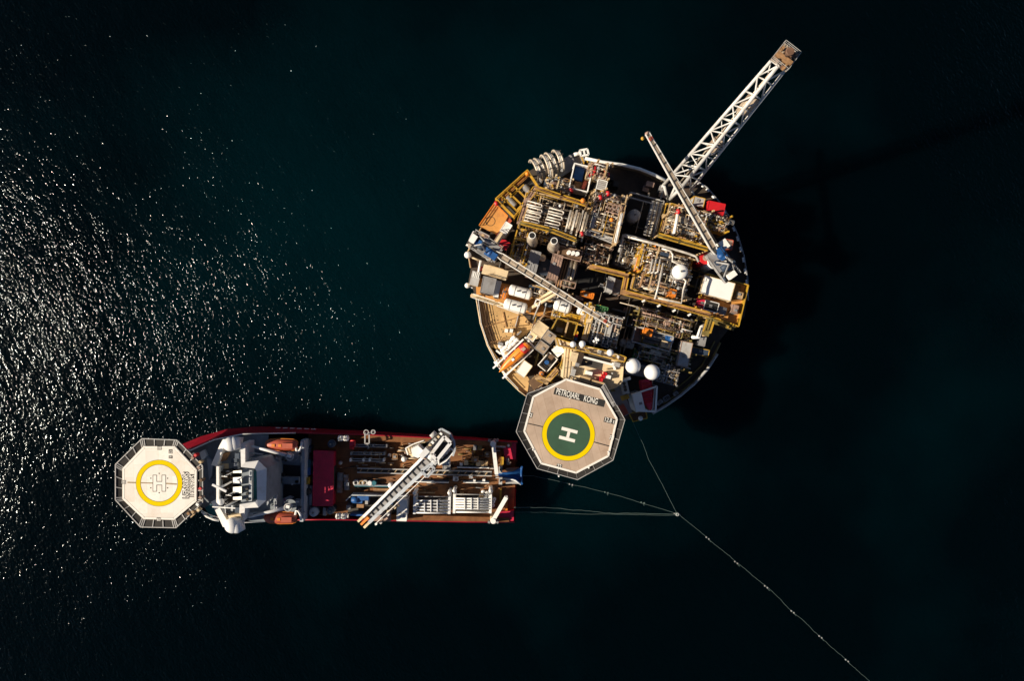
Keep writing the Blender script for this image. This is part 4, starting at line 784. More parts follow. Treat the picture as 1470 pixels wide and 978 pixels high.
# ---------------------------------------------------------------- lifeboat, rescue boat and other gear
t = thing('free_fall_lifeboat', 'orange free fall lifeboat with a red stern canopy at the lower left rim', 'lifeboat', P(737, 516, 15))
a, b = P(758, 495, 18.2), P(716.5, 534.5, 16.2); ax = (b - a).normalized(); sd = ax.cross(V3(1)).normalized(); up = sd.cross(ax); L = (b - a).length
secs = [(0, .75, .8), (.04, 1.05, 1.1), (.3, 1.22, 1.25), (.6, 1.1, 1.15), (.8, .72, .9), (.93, .32, .6), (1, .05, .3)]; mb = MB(); vs = []; n = 16
for k, w_, h_ in secs:
    for i in range(n):
        th = 2 * PI * i / n; x_ = math.cos(th); y_ = math.sin(th); sq = 1 + .12 * (abs(x_ * y_) * 2); vs.append(a + ax * L * k + sd * (x_ * w_ * sq) + up * (y_ * h_ * sq))
mb.add(vs, [[j * n + i, j * n + (i + 1) % n, (j + 1) * n + (i + 1) % n, (j + 1) * n + i] for j in range(len(secs) - 1) for i in range(n)] , True); mb.add(vs[:n], [list(range(n))])
part(t, 'hull', mb, 'boat_bright')
cn = MB(); cn.tube([a + ax * L * .02, a + ax * L * .06, a + ax * L * .2, a + ax * L * .24], [.9, 1.22, 1.32, 1.05], 16); cp = part(t, 'stern_canopy', cn, 'red')
part(cp, 'hatch', MB().wbox(a + ax * L * .13 + up * 1.32, ax, sd, up, .5, .4, .06), 'pink'); part(t, 'keel_line', MB().tube([a + ax * L * .25 + up * 1.28, a + ax * L * .6 + up * 1.2, a + ax * L * .8 + up * .93], .07, 6), 'boat_orange')
part(t, 'side_line', MB().tube([a + ax * L * .05 + sd * 1.2 + up * .3, a + ax * L * .6 + sd * 1.14 + up * .3, a + ax * L * .9 + sd * .45 + up * .3], .12, 6), 'red'); part(t, 'roof_hatch', MB().wbox(a + ax * L * .5 + up * 1.3 - sd * .1, ax, sd, up, .35, .3, .08), 'bright'); part(t, 'roof_hatch', MB().wbox(a + ax * L * .47 + up * 1.28 + sd * .15, ax, sd, up, .2, .3, .06), 'dark')
t = thing('lifeboat_davit', 'white skid rails of the orange free fall lifeboat', 'davit', P(737, 516, ZD))
for s_ in (1.75, -1.75): part(t, 'skid_rail', MB().beam(a + sd * s_ - up * .6, b + sd * s_ - up * .2 + ax * .5, .4, .5), 'bright')
for k in (-.04, .35, .7, .96): part(t, 'cross_beam', MB().beam(a + ax * L * k + sd * 1.9 - up * 1.6, a + ax * L * k - sd * 1.9 - up * 1.6, .4), 'bright')
for k in (.1, .9):
    for s_ in (-1.8, 1.8): p = a + ax * L * k + sd * s_ - up * .8; part(t, 'leg', MB().beam(p, Vector((p.x, p.y, ZD)), .4), 'bright')
for px, py in ((711, 522), (725, 540)): part(t, 'fender_bracket', MB().pt([(px, py, 12.8), (px + 6, py - 6, 12.8)], .35).pt([(px - 1, py - 3, 12.8), (px + 3, py + 3, 12.8)], .35), 'bright')
LB = ['white liferaft canister cluster nearest the orange lifeboat bow', 'white liferaft canister cluster by the tan laydown deck edge']
GL = 'white liferaft canisters beside the orange lifeboat'
pos = [(719, 497, 'left end'), (722, 503, 'lower left'), (726, 499, 'left middle'), (729, 493, 'upper left'), (724, 508, 'bottom'), (733, 491, 'upper middle'), (737, 486, 'upper right'), (732, 498, 'right middle'), (737, 494, 'right'), (728, 505, 'lower right'), (741, 489, 'far right'), (726, 513, 'lowest')]
for px, py, nm in pos:
    p = P(px, py, 14.4); t = thing('liferaft', 'white liferaft canister, %s one of the pile beside the orange lifeboat' % nm, 'liferaft', Vector((p.x, p.y, 13.6)), GL)
    d_ = Vector((.6, .45, 0)).normalized(); part(t, 'canister', MB().caps_tank(p - d_ * .4, p + d_ * .4, .62, 12), 'bright'); part(t, 'cradle', MB().wbox(p - V3(1.3), d_, Vector((-d_.y, d_.x, 0)), V3(1), .5, .5, 1.1), 'grey')
for lab, px, py in (('white square bollard box on the tan laydown deck', 727, 475), ('grey white capstan beside the square bollard box', 734, 475)):
    t = thing('capstan', lab, 'capstan', P(px, py, ZD)); part(t, 'drum', MB().cyl(P(px, py, 14), ZD, 14, .5, .4, 14), 'bright'); part(t, 'cap', MB().box(px, py, 4.6, 5, 14, 14.5, 10), 'bright')
t = thing('rescue_boat', 'dark red rescue boat under a white frame near the helideck', 'rescue boat', P(926, 565, 14))
a, b = P(925, 545, 17.5), P(933, 589, 17.5); ax = (b - a).normalized(); sd = ax.cross(V3(1)).normalized(); vs = []; secs = [(0, 1.35, .7), (.1, 1.5, .8), (.5, 1.5, .8), (.75, 1.15, .8), (.92, .5, .7), (1, .08, .5)]; n = 14; mb = MB(); L = (b - a).length
for k, w_, h_ in secs:
    for i in range(n): th = 2 * PI * i / n; vs.append(a + ax * L * k + sd * (math.cos(th) * w_) + V3(math.sin(th) * h_))
mb.add(vs, [[j * n + i, (j + 1) * n + i, (j + 1) * n + (i + 1) % n, j * n + (i + 1) % n] for j in range(len(secs) - 1) for i in range(n)], True).add(vs[:n], [list(range(n))]); part(t, 'hull', mb, 'crimson')
for k in range(7): part(t, 'seat_row', MB().wbox(a + ax * L * (.12 + .1 * k) + V3(.85), sd, ax, V3(1), 1.0, .22, .12), 'red')
part(t, 'fender_rope', MB().tube([a + ax * L * k + sd * w_ + V3(.4) for k, w_, h_ in secs], .13, 6).tube([a + ax * L * k - sd * w_ + V3(.4) for k, w_, h_ in secs], .13, 6), 'red')
t = thing('recovery_davit', 'white rectangular davit frame around the dark red rescue boat', 'davit', P(925, 575, ZD))
fq = [(907, 567), (943, 555), (941, 591), (914, 590)]
part(t, 'frame', frame_bars(fq, 19.5, .4), 'bright'); part(t, 'frame', frame_bars([(940, 557), (937, 590)], 19.3, .3, False), 'lgrey'); lg = MB(); [lg.beam(P(*p, 19.4), Vector((P(*p, 19.4).x, P(*p, 19.4).y, ZD)), .3) for p in fq]; part(t, 'leg', lg, 'bright')
part(t, 'fall_rope', MB().beam(P(922, 586, 19.6), P(931, 590, 19.6), .2), 'bright')
cabin('white roofed cabin beside the dark red rescue boat', 'cabin', 'cabin', 'bright', 917, 578, 12, 24, ZD, 21, -13, None, 'bright')
htank('grey cylinder along the lower right rim, below the ladder crate', (968, 567, 12.5), (972, 564, 12.5), .6, 'lgrey'); htank('grey cylinder along the lower right rim, nearer the red rescue boat', (944, 580, 12.5), (950, 576, 12.5), .6, 'lgrey')
t = thing('ladder_crate', 'small dark ladder frame between two grey cylinders on the rim', 'ladder', P(957, 573, ZD - 1)); part(t, 'frame', frame_bars(rect(957, 572, 9, 6, -32), 13, .25), 'grey'); [part(t, 'rung', MB().beam(P(954 + k * 2, 575.5 - k * 1.3 - 3, 13), P(956 + k * 2, 578 - k * 1.3 - 3, 13), .15), 'grey') for k in range(4)]
t = thing('corner_deck', 'small yellow railed corner deck with a white ball below the rescue boat', 'platform', P(912, 597, ZD)); part(t, 'floor', MB().pp([(902, 593), (926, 590), (928, 600), (908, 605)], 15, 14.6), 'brown'); q = [P(x, y, 15) for x, y in ((902, 593), (926, 590), (928, 600), (908, 605))]; part(t, 'handrail', MB().rail(q, closed=True, r=.1), 'yellow'); part(t, 'ball', MB().sph(P(919.5, 601, 16), .6), 'bright'); part(t, 'leg', MB().beam(q[0], Vector((q[0].x, q[0].y, ZD)), .4).beam(q[2] + Vector((0, 2, 0)), Vector((q[2].x, q[2].y + 2, ZD)), .4), 'yellow')
t = thing('stair_deck', 'grey brown stair deck between the helideck and the rescue boat', 'platform', P(888, 560, ZD)); part(t, 'floor', MB().pp([(870, 548), (892, 556), (908, 592), (897, 598), (880, 575), (868, 558)], 20, 19.7), 'grey'); part(t, 'yellow_mark', MB().pp([(871, 550), (877, 552), (884, 562), (877, 563)], 20.03, 20.01), 'olive'); part(t, 'yellow_mark', MB().pp([(890, 569), (902, 566), (904, 572), (893, 576)], 20.03, 20.01), 'yellow'); part(t, 'leg', MB().box(890, 575, 10, 18, ZD, 19.7, -25), 'dark')
cabin('small orange box on the stair deck beside the helideck edge', 'box', 'deck_box', 'boat_orange', 896, 589, 6, 13, 20.02, 22, -28, None, 'boat_orange', hatch=False)
t = thing('air_unit', 'grey white air handling unit between the quarters and the rescue boat', 'air unit', P(897, 556, ZD)); part(t, 'casing', MB().box(897, 555, 10, 22, ZD, 21, -12), 'lgrey'); [part(t, 'fan', MB().cyl(P(896 + k, 551 + 4.5 * k, 21.05), 21.0, 21.12, .4, n=14), 'dark') for k in range(3)]; part(t, 'duct', MB().pt([(893, 546, 21.5), (905, 543, 21.5)], .4), 'bright')
t = thing('bent_pipe', 'bright white bent pipe frame right of the yellow bay', 'pipe', P(1005, 478, ZD)); part(t, 'pipe', MB().pt([(1011, 467, 19), (1007, 470, 20), (1003, 485, 20), (995, 484, 20), (995, 484, 13)], .5), 'bright'); part(t, 'pipe', MB().pt([(1009, 468, 19.5), (1005, 472, 20.6), (1001, 484, 20.6)], .3), 'bright')
# lamps along the tan walkway, floats, hose reels
for k, (px, py, nm) in enumerate(((924, 432, 'leftmost'), (946, 439, 'second from the left'), (968, 446, 'third from the left'), (990, 452, 'rightmost'))):
    t = thing('deck_lamp', '%s white deck lamp along the long tan walkway' % nm, 'lamp', P(px, py, 21), 'white lamps along the tan walkway'); part(t, 'hood', MB().box(px, py, 4.4, 2.6, 22.6, 23.2, -32), 'bright'); part(t, 'arm', MB().beam(P(px, py, 21), P(px, py, 22.6), .14), 'lgrey')
for lab, px, py, z, m_, r_ in (('orange ball float at the upper right corner of the manifold module', 837, 288, 27.5, 'orange', .6), ('orange ball float in the middle of the cluttered pipe module', 878, 315.5, 26, 'boat_bright', .5), ('orange ball fender at the upper left corner of the yellow balcony', 757, 249, 19.5, 'boat_bright', .6)):
    t = thing('float', lab, 'float', P(px, py, z - r_ - .2)); part(t, 'ball', MB().sph(P(px, py, z), r_, 14, 9), m_); part(t, 'stand', MB().cyl(P(px, py, z), z - r_ - 6, z - r_ * .8, .15, n=8), 'grey')
for lab, px, py, z in (('round red hose reel at the lower corner of the white basket', 820, 273.5, 22), ('round red hose reel on the corner of the orange deck', 712.5, 292, 19), ('round red hose reel at the end of the yellow manifold walkway', 835.5, 336, 26), ('red hose reel below the small white roofed box', 873, 277.5, 25), ('lower red hose reel in the pipe strip', 862, 283.5, 25), ('round red hose reel in the module under the right crane boom', 974, 303.5, 25), ('red hose reel at the far right under the rim, below the red container', 1043, 317, 19)):
    c = P(px, py, z); t = thing('hose_reel', lab, 'hose reel', Vector((c.x, c.y, z - 1.4)), 'red hose reels'); part(t, 'drum', MB().tube([c - Vector((.35, .1, 0)), c + Vector((.35, .1, 0))], .62, 14), 'red'); part(t, 'hub', MB().tube([c - Vector((.42, .12, 0)), c + Vector((.42, .12, 0))], .2, 8), 'lgrey'); part(t, 'stand', MB().beam(c, c - V3(5), .3), 'red')
t = thing('drum_stack', 'yellow, red and blue drums in the yellow railed court', 'drums', P(826, 478, 15)); [part(t, 'drum', MB().cyl(P(828 - k * .7, 478 + k * 4.4, 19), 15, 19, .45, n=12), m_) for k, m_ in enumerate(('yellow', 'red', 'blue'))]
t = thing('railed_court', 'dark sunken court with yellow rails above the antenna strip', 'court', P(815, 476, ZD)); yo = [(800, 457), (829, 464), (822, 488), (789, 478)]; part(t, 'floor', MB().pp(yo, 14, 13.7), 'olive'); q = [P(x, y, 18) for x, y in yo]; part(t, 'handrail', MB().rail(q, closed=True, r=.08), 'yellow'); part(t, 'edge_beam', frame_bars(yo, 17.9, .4), 'olive'); part(t, 'cross_beam', frame_bars([(816, 461), (810, 484)], 17.9, .4, False), 'beige'); lg = MB(); [lg.beam(p, Vector((p.x, p.y, ZD)), .3) for p in q]; part(t, 'leg', lg, 'olive')
t = thing('work_boat_well', 'grey railed deck with a blue drum below the lifeboat sheds', 'platform', P(788, 520, ZD)); yo = rect(786, 520, 16, 24, 40); part(t, 'floor', MB().pp(yo, 17, 16.7), 'dark'); q = [P(x, y, 17) for x, y in yo]; part(t, 'handrail', MB().rail(q, closed=True, r=.1), 'bright'); part(t, 'blue_drum', MB().cyl(P(785, 520.5, 18.5), 17, 18.5, .55, n=14), 'blue'); part(t, 'machine', MB().box(791, 513, 7, 6, 17, 18.6, 40), 'brown'); part(t, 'leg', MB().box(786, 520, 10, 16, ZD, 16.7, 40), 'grey')
walkway('cream white stair block left of the quarters roof', [(797, 498), (806, 509)], 22, 2.4, 'bright', 'bright')
walkway('yellow gangway between the lifeboat deck and the helideck', [(769, 541), (784, 548), (800, 530)], 19, 1.3, 'beige')
walkway('short yellow ladder bridge left of the quarters', [(812, 512), (806, 530)], 22, 1.2, 'olive')
walkway('brown gangway reaching the upper left corner of the helideck', [(762, 554), (781, 541)], 18, 2.6, 'brown', 'beige')
cabin('pink crate by the gangway at the lower left rim', 'crate', 'crate', 'pink', 769, 551, 8, 6, ZD, 17.5, -30)
cabin('red crate beside the pink crate at the lower left rim', 'crate', 'crate', 'red', 776, 556, 5, 5, ZD, 17, -30)
vtank('yellow domed post at the lower left gangway', 777.5, 537, ZD, 19, .55, 'orange')
# ---------------------------------------------------------------- offshore construction ship
SR = 2.0                                   # the ship lies two degrees off the picture's horizontal
sa = Vector((-math.cos(math.radians(SR)), math.sin(math.radians(SR)), 0)); sn_ = Vector((math.sin(math.radians(SR)), math.cos(math.radians(SR)), 0))
SO = Vector((1.1, -37.6, 0))
def SH(s_, t_, z): return SO + sa * s_ + sn_ * t_ + Vector((0, 0, z))
ship = thing('offshore_ship', 'red hulled offshore ship with a brown work deck, moored left of the platform', 'ship', SH(55, 0, 0))
hs = [(0, 9.6, 10.6, 10.6, 7.2), (12, 10.4, 10.9, 10.9, 7.2), (40, 11.2, 11.4, 11.3, 7.6), (50, 11.3, 11.45, 11.3, 8.4), (58, 11.4, 11.6, 11.4, 9.5), (70, 11.3, 11.7, 11.3, 14), (77, 9.8, 11.4, 9.7, 14.5), (84, 7.2, 9.2, 6.3, 15), (92, 4.2, 5.6, 3.2, 15), (98, 1.8, 2.8, 1.2, 15), (101, .2, .4, .2, 15)]
mb = MB(); rows = []
for s_, w0, wk, wt, zt in hs: rows.append([SH(s_, w0, -4), SH(s_, wk, min(6.5, zt - 1)), SH(s_, wt, zt), SH(s_, -wt, zt), SH(s_, -wk, min(6.5, zt - 1)), SH(s_, -w0, -4)])
vs = [v for r_ in rows for v in r_]
fs = []
for i in range(len(rows) - 1):
    for j in (0, 1, 3, 4): fs.append([i * 6 + j, (i + 1) * 6 + j, (i + 1) * 6 + j + 1, i * 6 + j + 1])
fs.append([0, 1, 4, 5]); mb.add(vs, fs); part(ship, 'hull', mb, 'ship_red')
e = .35
part(ship, 'main_deck', MB().prism([SH(.25, 10.2, 5.2), SH(12, 10.5, 5.2), SH(40, 11, 5.2), SH(56, 11.1, 5.2), SH(56, -11.1, 5.2), SH(40, -11, 5.2), SH(12, -10.5, 5.2), SH(.25, -10.2, 5.2)], 4.9), 'ship_deck_p')
part(ship, 'forecastle_deck', MB().prism([SH(a_, b_, 13) for a_, b_ in ((64, 11.1), (70, 11.1), (77, 9.5), (84, 6.2), (92, 3.1), (98, 1.1), (98, -1.1), (92, -3.1), (84, -6.2), (77, -9.5), (70, -11.1), (64, -11.1))], 12.7), 'ship_grey')
for sg in (1, -1):
    part(ship, 'cargo_rail', MB().prism([SH(1.5, sg * 10.5, 7.25), SH(14, sg * 10.85, 7.25), SH(40, sg * 11.2, 7.6), SH(40, sg * 9.7, 7.6), SH(14, sg * 9.5, 7.25), SH(1.5, sg * 9.5, 7.25)], 5.25), 'rail_wood')
    part(ship, 'bulwark_cap', MB().tube([SH(s_, sg * wt, zt) for s_, w0, wk, wt, zt in hs[4:]], .16, 6), 'bright'); part(ship, 'bulwark_cap', MB().tube([SH(s_, sg * wt, zt) for s_, w0, wk, wt, zt in hs[:5]], .18, 6), 'ship_red')
part(ship, 'transom_block', MB().prism([SH(.3, 10.3, 7), SH(4, 10.4, 7), SH(3.2, 6.2, 7), SH(.3, 6, 7)], 5.25), 'crimson'); part(ship, 'transom_block', MB().prism([SH(.3, -10.3, 7), SH(5.5, -10.4, 7), SH(4, -8, 7), (SH(.3, -7.6, 7))], 5.25), 'crimson')
for k in range(6): part(ship, 'hull_mark', MB().beam(SH(54 + k * 1.9, 11.98, 5.4), SH(55.2 + k * 1.9, 11.98, 5.4), .1, .7), 'bright')
# red garage roof and the block forward of it
t = thing('deck_garage', 'wide dark red roofed garage across the ship deck behind the bridge', 'building', SH(50, 0, 5.2))
gr = [(450, 647), (479, 648), (478, 727), (448.5, 727)]
part(t, 'roof', MB().pp(gr, 8.6, 8.3), 'crimson'); part(t, 'wall', MB().pp([(450.5, 648), (478.5, 649), (477.5, 726), (449, 726)], 8.29, 5.2), 'crimson')
part(t, 'door', MB().pp([(478.6, 670), (479.4, 670), (479.2, 705), (478.4, 705)], 7.5, 5.25), 'dark')
sup = thing('superstructure', 'grey decked bridge superstructure of the ship between the two orange lifeboats', 'superstructure', SH(70, 0, 13))
part(sup, 'lower_block', MB().pp([(345, 650), (400, 652), (437, 650), (437, 736), (400, 738), (345, 742)], 10.5, 5.2), 'ship_grey')
part(sup, 'upper_block', MB().pp([(344, 656), (397, 657), (397, 735), (344, 737)], 15.5, 10.52), 'ship_grey')
part(sup, 'edge_wall', MB().pp([(433, 634), (437.5, 635), (436.5, 746), (432, 746)], 11.2, 5.25), 'ship_lgrey'); part(sup, 'edge_wall', frame_bars([(397, 656), (396.5, 735)], 15.9, .3, False), 'ship_lgrey')
for a in ([(404, 667), (431, 669), (431, 684), (408, 684), (404, 680)], [(408, 696), (431, 696), (431, 716), (404, 716)]): part(sup, 'deck_well_shade', MB().pp(a, 10.56, 10.53), 'black')  # flat black sheets paint the shade of two deck openings
part(sup, 'pale_shelf', MB().pp([(402, 718), (416, 712), (422, 714), (404, 728), (400, 728)], 10.9, 10.55), 'ship_lgrey'); part(sup, 'stair', MB().rail([P(399, 664, 15.6), P(398, 718, 15.6)], r=.07), 'ship_lgrey')  # the shelf is a paler plate on the lower deck
for px, py, w, h, m_ in ((405, 682, 5, 4, 'black'), (416, 690, 26, 9, 'ship_grey'), (401, 672, 3, 14, 'ship_lgrey'), (401, 697, 2.6, 10, 'blue'), (404, 690, 3, 7, 'lgrey'), (390, 700, 4, 8, 'crimson'), (389, 708, 4, 4, 'black'), (395, 667, 5, 5, 'black'), (426, 692, 5, 4, 'lgrey'), (428, 660, 7, 10, 'ship_grey'), (428, 722, 7, 9, 'ship_grey')): part(sup, 'deck_unit', MB().box(px, py, w, h, 10.57 if px > 400 else 15.52, 12 if px > 400 else 16.8, SR), m_)
q = [P(x, y, 15.5) for x, y in ((352, 657), (396, 657), (396, 734), (352, 736))]; part(sup, 'handrail', MB().rail(q, r=.06), 'ship_lgrey')
# blue white fairing: a broad U with two arms, its back sloping down aft
ZT = 26
arm = [[(345, 637), (352, 637), (352, 664), (346, 671)], [(344, 724.5), (351.5, 730), (350, 748), (343, 748)]]
for a_ in arm: part(sup, 'fairing_arm', MB().pp(a_, 19, 13), 'ship_white')
fi = [P(x, y, ZT) for x, y in ((346, 671), (365.5, 673), (368.5, 677), (369, 718), (366, 721), (344, 724.5))]; fo = [P(x, y, z) for x, y, z in ((352, 664, 25), (371, 661.5, 25), (383, 673, 24.7), (382, 719, 24.7), (371, 729, 25), (351.5, 730, 25))]
for k, m_ in enumerate(('bright', 'ship_white', 'ship_white', 'ship_white', 'bright')):  # end faces get a brighter white for the light on them
    b_ = [fi[k], fi[k + 1], fo[k + 1], fo[k]]; lo_ = [Vector((p.x, p.y, 15.5)) for p in b_]; part(sup, 'fairing', MB().add(b_, [[0, 1, 2, 3]]), m_); part(sup, 'fairing_base', MB().add([p - V3(.02) for p in b_] + lo_, [[0, 4, 5, 1], [1, 5, 6, 2], [2, 6, 7, 3], [3, 7, 4, 0]]), 'ship_grey')
fk = MB(); [fk.beam(P(*a, 15.8), P(*b, 15.8), .3) for a, b in (((386, 668), (390, 675)), ((390, 675), (389, 717)), ((389, 717), (384, 724)))]; part(sup, 'fairing_ledge', fk, 'ship_lgrey')
# wheelhouse and wings
part(sup, 'wheelhouse_roof', MB().pp([(347, 675), (362, 676), (362, 720), (346, 721)], 23, 13.02), 'ship_grey'); part(sup, 'window_wall', MB().pp([(357.5, 675.5), (361.5, 675.5), (361.5, 720), (357, 720)], 24, 23.02), 'ship_lgrey'); part(sup, 'teal_deck', MB().pp([(362.3, 676), (368, 678), (368, 718), (362, 719.5)], 22, 15.6), 'teal')
for py in (680, 688): part(sup, 'skylight', MB().box(359.3, py, 1.5, 5, 24.01, 24.1, SR), 'navy')
for px, py in ((355, 702), (355.5, 709), (355.5, 717)): part(sup, 'vent', MB().cyl(P(px, py, 24), 23, 24.4, .35, n=10), 'black')
for py, hh in ((677.5, 4), (690, 10), (703.5, 9.5), (715.5, 5)):
    f_ = part(sup, 'funnel', MB().add([P(334.5, py - hh / 2 + 1, 22), P(347, py - hh / 2, 24.5), P(347, py + hh / 2, 24.5), P(334.5, py + hh / 2, 22), P(334.5, py - hh / 2 + 1, 16), P(347, py - hh / 2, 16), P(347, py + hh / 2, 16), P(334.5, py + hh / 2, 16)], [[3, 2, 1, 0], [4, 5, 6, 7], [0, 1, 5, 4], [1, 2, 6, 5], [2, 3, 7, 6], [3, 0, 4, 7]]), 'white')
part(sup, 'equipment_deck', MB().pp([(313, 674), (334, 674), (334, 727), (313, 722)], 17.5, 13.02), 'dark')
rn = random.Random(9)
for k in range(34): part(sup, 'deck_machine', MB().box(326 + rn.uniform(-9, 8), rn.uniform(677, 724), rn.uniform(1, 3.5), rn.uniform(1, 3.5), 17.5, rn.uniform(18, 20), rn.uniform(0, 30)), rn.choice(['black', 'dark', 'black', 'grey', 'brown', 'lgrey']))
rn = random.Random(41)
for k in range(60):
    px, py = rn.uniform(386, 434), rn.uniform(652, 734)
    if 404 < px < 431 and (667 < py < 684 or 696 < py < 716): continue
    z_ = 15.52 if px < 396 else 10.55; part(sup, 'deck_fitting', MB().box(px, py, rn.uniform(.8, 4), rn.uniform(.8, 3), z_, z_ + rn.uniform(.4, 1.6), rn.choice((2, 2, 45))), rn.choice(['ship_lgrey', 'ship_white', 'navy', 'dark', 'grey', 'ship_grey', 'lgrey', 'crimson']))
for a_, b_, z_ in (((399, 654), (432, 653), 10.5), ((399, 734), (432, 733), 10.5), ((352, 648), (378, 652), 15.5), ((352, 742), (378, 738), 15.5), ((402, 690), (431, 690), 10.5), ((386, 668), (386, 724), 15.5), ((340, 652), (345, 672), 16.6), ((314, 676), (333, 676), 17.5)): part(sup, 'handrail', MB().rail([P(*a_, z_), P(*b_, z_)], r=.07), 'ship_lgrey')
for px, py, z_ in ((322, 684, 24), (328, 711, 25), (340, 690, 27), (320, 729, 23)): part(sup, 'antenna_mast', MB().cyl(P(px, py, z_), 17, z_, .14, n=7).beam(P(px - 4, py, z_ - .5), P(px + 4, py + 1, z_ - .5), .14), 'bright')
for sg, pts in ((1, [(303, 668), (311, 670), (322, 640), (337, 641), (338, 632), (320, 631), (315, 640)]), (-1, [(303, 721), (309, 718), (327, 750), (340, 750), (340, 758), (320, 757)])):
    part(sup, 'bridge_wing', MB().pp(pts, 19, 14), 'bright')
part(sup, 'front_beam', MB().pp([(310.5, 670), (314, 670), (314, 724), (310.5, 722)], 21, 20.2), 'bright'); part(sup, 'front_wall', MB().pp([(311.5, 671), (313.5, 671), (313.5, 722), (311.5, 722)], 20.1, 13.02), 'ship_lgrey')
part(sup, 'wing_deck', MB().pp([(316, 650), (330, 640), (345, 645), (345, 674), (313, 674)], 16.6, 13.02), 'ship_grey'); part(sup, 'wing_deck', MB().pp([(314, 722), (345, 724), (345, 745), (328, 748)], 16.6, 13.02), 'ship_grey')
part(sup, 'cream_deck', MB().pp([(314, 666), (328, 666), (328, 674), (314, 674)], 16.8, 16.62), 'cream'); part(sup, 'cream_deck', MB().pp([(327, 741), (345, 738), (347, 748), (330, 748)], 19.5, 16.62), 'cream')
for k in range(8): part(sup, 'raft_rack', MB().pt([(316 + k * 1.2, 663 - k * .4, 17.2), (320 + k * 1.3, 652 - k * .3, 17.6)], .25, 6), 'wood')
for k in range(5): part(sup, 'raft_rack', MB().pt([(317 + k * 1.8, 726 + k * 2, 17.2), (322 + k * 1.3, 742 + k, 17.6)], .3, 6), 'brown')
for px, py, w, h in ((340, 655, 6, 8), (336, 662, 8, 6), (341, 733, 8, 8), (333, 730, 3, 8), (338, 668, 5, 4)): part(sup, 'deck_unit', MB().box(px, py, w, h, 16.6, 18, SR), 'ship_lgrey' if w < 6 else 'navy')
part(sup, 'radar_scanner', MB().beam(P(305, 696, 27), P(325, 706, 27), .5, .4), 'ship_white'); part(sup, 'radar_mast', MB().cyl(P(315, 701, 26), 17.5, 26.8, .25, n=8), 'bright'); part(sup, 'yard', MB().beam(P(305, 728, 25), P(338, 730, 25), .25), 'bright'); part(sup, 'yard_mast', MB().cyl(P(323, 729, 24.9), 16.6, 25, .22, n=8).pt([(323, 726, 25), (324, 737, 25)], .12), 'bright')
for lab, px, py, r in (('white radome on the north wing of the ship bridge', 331, 638, 1.75), ('white radome on the south wing of the ship bridge', 334.5, 754.5, 1.95)):
    c = P(px, py, 20); t = radome(lab, px, py, 20, r, 14, 'white radomes on the bridge wings of the ship'); 
    part(t, 'dome_barrel', MB().tube([c - V3(.1), c + Vector((1.0, .15 if py < 700 else -.2, -.3)), c + Vector((2.2, .25, -.6))], [r * .97, r * .96, r * .8], 20), 'dome')
radome('small white radome behind the front beam of the ship bridge', 317, 721, 21.6, .8, 16.6)
part(sup, 'teal_ledge', MB().pp([(294, 730), (304, 723), (310, 740), (303, 744)], 13.4, 13.03), 'teal'); part(sup, 'curved_rail', MB().pt([(290, 735, 15), (297, 742, 15), (306, 746, 15), (314, 748, 15)], .3), 'bright')
part(sup, 'bow_shelf', MB().pp([(286, 650), (293, 646), (297, 655), (290, 662)], 14, 13.05), 'bright'); part(sup, 'bow_shelf', MB().pp([(296, 656), (306, 664), (304, 683), (300, 690), (298, 668)], 14.2, 13.05), 'ship_lgrey')
for lab, a, b in (('white diagonal davit boom beside the north lifeboat', (417, 655), (361, 641)), ('white diagonal davit boom beside the south lifeboat', (415, 728), (357, 743))):
    t = thing('davit_crane', lab, 'davit', P(*a, 10.5), 'davit cranes on the ship'); p, q = P(*a, 16), P(*b, 17)
    part(t, 'pedestal', MB().cyl(p, 10.5, 16, .6, n=14), 'ship_lgrey'); part(t, 'platform', MB().ring(p - V3(1), (0, 0, 1), 1.6, .1, 20, 5).cyl(p - V3(1), 14.6, 14.8, 1.55, n=20), 'ship_grey'); part(t, 'boom', MB().tube([p, q], [.55, .3], 8), 'ship_white'); part(t, 'winch', MB().box(a[0] - 2, a[1], 5, 4, 16.2, 17.2, 15), 'bright'); part(t, 'hoop', MB().ring(p + V3(.7), (0, 0, 1), .95, .14, 18, 6), 'lgrey')
